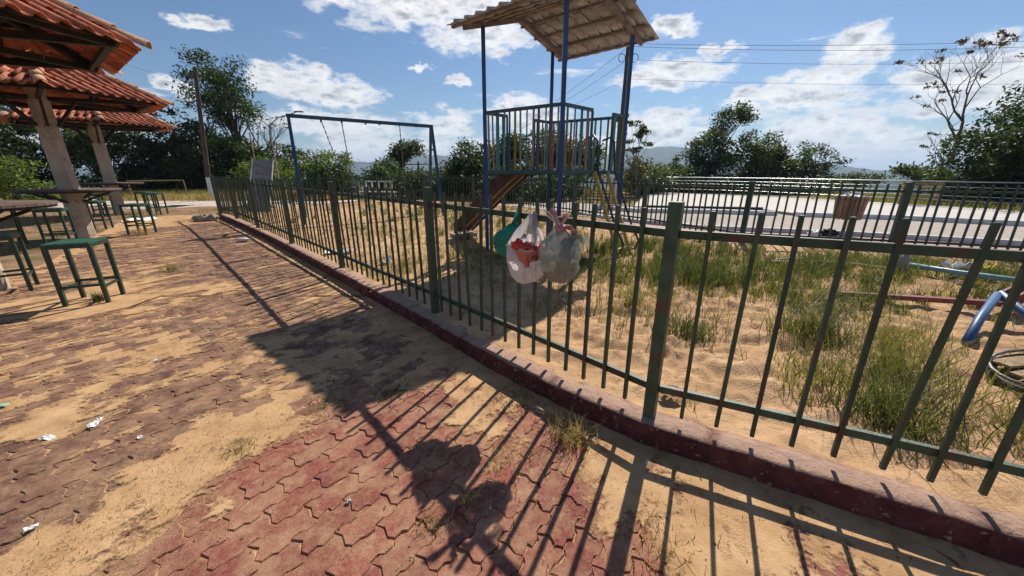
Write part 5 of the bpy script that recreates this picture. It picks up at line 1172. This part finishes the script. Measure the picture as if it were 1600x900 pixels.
# left: the dark wood behind the kiosks
FO = [(-37, 24, 5.6, 3.2, 'leaf_dark', 'dark dense tree at the far left edge behind the first kiosk'), (-32, 26, 5.2, 3.0, 'leaf_dark', 'dark dense tree seen between the left edge and the thick pillar'),
      (-28.0, 27, 5.2, 2.9, 'leaf_mid', 'leafy tree directly behind the middle kiosk pillar'), (-25.2, 28, 5.4, 2.7, 'leaf_dark', 'dark tree directly behind the farthest kiosk pillar'),
      (-22.6, 28, 4.9, 2.4, 'leaf_mid', 'mid green tree under the farthest kiosk roof tip'), (-20.4, 28.5, 3.4, 1.9, 'leaf_dark', 'dark bushy tree left of the left utility pole'),
      (-18.6, 29.5, 2.6, 1.7, 'leaf_mid', 'bushy tree just right of the left utility pole'), (-41, 28, 7, 3.6, 'leaf_dark', 'dark tree beyond the left photo edge, its side just in view')]
for x, y, zt, r, m, lb in FO: tree(lb, x, y, -.3, zt + .4, r * 1.25, m, 190, 50, .27, .14, shape='round', zlo=-.9, group='trees of the dark wood at the left', trunk=.2)
tree('tall airy tree with a broad layered crown above the left pole', -21.1, 30.5, 0, 9.6, 2.9, 'leaf_dark', 50, 170, .42, .12, zlo=3.6, trunk=.24, seed=1, bark='bark')
bare('pale twiggy leafless tree between the big tree and the street lamp', -26.5, 42, -1, 9, .95, 3, 40, 'leaf_mid', .2, levels=6)
tree('low dark tree crown behind the pale slide', -19.5, 34, -.5, 3.6, 2.2, 'leaf_dark', 80, 50, .36, .15, shape='dense', zlo=0)
tree('bright lime green bush at the left edge behind the table', -20.6, 15.8, -.1, 1.95, 1.15, 'leaf_lime', 46, 60, .22, .09, shape='dense', zlo=0, name='bush', cat='bush', trunk=.05)
tree('bright lime green bush behind the pale slide', -16.6, 26, -.1, 2.1, 1.5, 'leaf_lime', 50, 50, .26, .11, shape='dense', zlo=0, name='bush', cat='bush', trunk=.05)
tree('yellow green pointed bush inside the swing frame, left of centre', -10.9, 23.5, -.2, 2.95, 1.5, 'leaf_lime', 30, 60, .24, .10, zlo=.9, name='bush', cat='bush')
tree('dark rounded bush below the pointed one inside the swing frame', -10.5, 23, -.2, 1.9, 2.2, 'leaf_dark', 90, 60, .28, .11, shape='round', zlo=-.1, name='bush', cat='bush')
tree('mid green bush right of the pointed bush in the swing frame', -8.9, 26, -.2, 2.5, 1.5, 'leaf_mid', 50, 50, .26, .11, shape='round', zlo=0, name='bush', cat='bush')
tree('flat topped dark tree in the right half of the swing frame', -8.6, 30, -.3, 3.5, 1.9, 'leaf_dark', 44, 70, .30, .12, shape='flat', zlo=1.7)
tree('low dark bush under the flat topped tree', -8.3, 28, -.3, 1.5, 2.4, 'leaf_dark', 70, 50, .28, .12, shape='round', zlo=-.1, name='bush', cat='bush')
tree('low green bush between the swing legs at the right', -5.0, 27, -.3, 1.45, 1.8, 'leaf_mid', 60, 50, .3, .12, shape='dense', zlo=-.1, name='bush', cat='bush')
tree('dark leafy tree just left of the play tower', -2.2, 22, -.2, 3.1, 1.7, 'leaf_dark', 70, 60, .27, .11, zlo=.6)
tree('dark tree behind the left half of the tower railing', .3, 24, -.2, 3.9, 1.9, 'leaf_dark', 84, 60, .3, .12, zlo=.3)
tree('olive tree behind the middle of the tower railing', 2.6, 26, -.2, 4.4, 1.9, 'leaf_olive', 74, 60, .3, .12, zlo=.3)
tree('mid green tree behind the right half of the tower railing', 4.6, 27, -.2, 3.6, 1.6, 'leaf_mid', 60, 60, .3, .12, zlo=.3)
tree('rounded dark bush between the tower and the small conifer', 8.9, 26, -.2, 2.0, 1.9, 'leaf_mid', 60, 50, .28, .12, shape='round', zlo=-.3, name='bush', cat='bush')
tree('dark bush filling the gap right of the swing frame', -3.9, 25.5, -.2, 2.1, 1.6, 'leaf_dark', 60, 50, .28, .12, shape='round', zlo=-.3, name='bush', cat='bush')
tree('low leafy bush between the railing clump and the airy tree', 22.0, 31, -.5, 2.2, 1.6, 'leaf_mid', 50, 50, .28, .12, shape='round', zlo=-.4, name='bush', cat='bush')
tree('dark undergrowth behind the far fence below the tower deck', 1.0, 20.5, -.2, 1.7, 3.2, 'leaf_dark', 120, 50, .3, .12, shape='dense', zlo=-.2, name='bush', cat='bush', ry=1.2)
tree('dark undergrowth behind the back fence left of the tower', -4.6, 22.5, -.2, 1.4, 2.6, 'leaf_dark', 90, 50, .3, .12, shape='dense', zlo=-.2, name='bush', cat='bush', ry=1.2)
bare('sparse young tree with bare twigs right of the tower', 7.2, 22, -.2, 4.0, .7, 12, 60, 'leaf_mid', .06, levels=5)
tree('loose light green tree right of the white pole foot', 7.6, 23, -.2, 2.4, 1.5, 'leaf_olive', 40, 45, .24, .10, zlo=.2)
tree('small dark conifer between the bushes right of the tower', 12.5, 30, -.4, 2.9, .75, 'leaf_dark', 50, 50, .16, .10, shape='cone', zlo=0, trunk=.07)
tree('low green hedge of bushes round the small conifer', 11.6, 29, -.4, 1.7, 2.6, 'leaf_mid', 80, 50, .3, .12, shape='dense', zlo=-.2, name='bush', cat='bush', ry=1.2)
tree('tall feathery tree rising above the clump right of the tower', 17.3, 33, -.4, 6.6, 1.9, 'leaf_dark', 26, 80, .34, .13, shape='flat', zlo=3.6)
tree('dark tree at the left of the clump behind the railing', 15.6, 31, -.4, 4.2, 1.9, 'leaf_dark', 90, 60, .3, .12, zlo=0)
tree('rounded green tree at the middle of the clump behind the railing', 18.4, 30, -.4, 4.1, 2.3, 'leaf_mid', 120, 60, .3, .12, zlo=0)
tree('dark green tree at the right of the clump behind the railing', 20.9, 31, -.4, 3.3, 1.7, 'leaf_dark', 70, 60, .3, .12, zlo=-.2)
tree('airy tree with a long branch reaching right behind the plaza', 23.6, 30, -.6, 3.7, 2.3, 'leaf_mid', 44, 60, .26, .11, zlo=.5)
tree('low spreading shrub behind the litter bin', 27.5, 31, -.9, 1.25, 2.6, 'leaf_dark', 50, 50, .26, .11, zlo=-.3, name='bush', cat='bush')
tree('low shrubs behind the plaza railing at the left', 14.0, 28.5, -.6, 1.0, 3.2, 'leaf_dark', 80, 50, .28, .12, shape='dense', zlo=-.4, name='bush', cat='bush', ry=1)
tree('low shrubs behind the plaza railing at the right', 19.8, 26, -.6, .85, 3.2, 'leaf_dark', 80, 50, .28, .12, shape='dense', zlo=-.4, name='bush', cat='bush', ry=1)
tree('large leaved shrub left of the big dark bush', 25.6, 24, -.3, 1.9, 1.7, 'leaf_mid', 40, 45, .24, .12, zlo=.2, name='bush', cat='bush')
bare('broken bare branches leaning left above the large leaved shrub', 27.0, 24, .2, 4.2, .7, 22, 14, 'leaf_mid', .07, (-.7, 0, .8), levels=4)
bare('leafless fan shaped tree above the big dark bush', 24.2, 21.5, 1.9, 6.3, 1.6, 31, 34, 'leaf_brown', .10, (-.12, 0, 1), levels=6)
bare('leafless branches entering at the top right corner', 30.5, 21.5, 2.5, 8.5, .7, 44, 30, 'leaf_brown', .12, (-.1, 0, 1), levels=5)
tree('big dark rounded bush at the right edge, its left part', 23.4, 18.6, -.2, 3.4, 2.1, 'leaf_mid', 150, 70, .27, .11, shape='dense', zlo=-.1, name='bush', cat='bush')
tree('big dark rounded tree cut by the right photo edge', 26.0, 18.2, -.2, 5.7, 3.0, 'leaf_dark', 260, 70, .32, .12, shape='dense', zlo=-.1)
tree('small olive shrub on the grass right of the plaza', 21.7, 18.5, -.1, 1.0, .8, 'leaf_olive', 26, 50, .18, .08, shape='dense', zlo=0, name='bush', cat='bush')
# wooded slopes farther down, one mass
q = []
for k in range(2600):
    a = rng.uniform(-1.25, 1.25); r = 95 * (1 + rng.random() * 7) ; q.append((r * math.sin(a), r * math.cos(a)))
q = np.array(q); zz = terr(q[:, 0], q[:, 1]); C_ = np.column_stack([q, np.minimum(zz + rng.uniform(1, 6, len(q)), -.012 * np.hypot(q[:, 0], q[:, 1]) + .3)])
V, Q = leaves(C_, 40, 2.2, .55, .6); tag(link('distant_woodland', npmesh('distant_woodland', V, Q, M['leaf_mid'], False)), 'wooded slope falling away beyond the park', 'woodland', kind='stuff')

# ------------------------------------------------------------------ haze
hz = MB().prism([(-9500, -9500), (9500, -9500), (9500, 9500), (-9500, 9500)], -90, 190)
hm = bpy.data.materials.new('haze'); hm.use_nodes = True; t = hm.node_tree; t.nodes.remove(t.nodes['Principled BSDF']); pvn = t.nodes.new('ShaderNodeVolumePrincipled')
pvn.inputs['Density'].default_value = .00022; pvn.inputs['Color'].default_value = (.60, .77, 1, 1); pvn.inputs['Anisotropy'].default_value = .2
t.links.new(pvn.outputs[0], t.nodes['Material Output'].inputs['Volume'])
tag(hz.obj('haze', hm), kind='stuff')
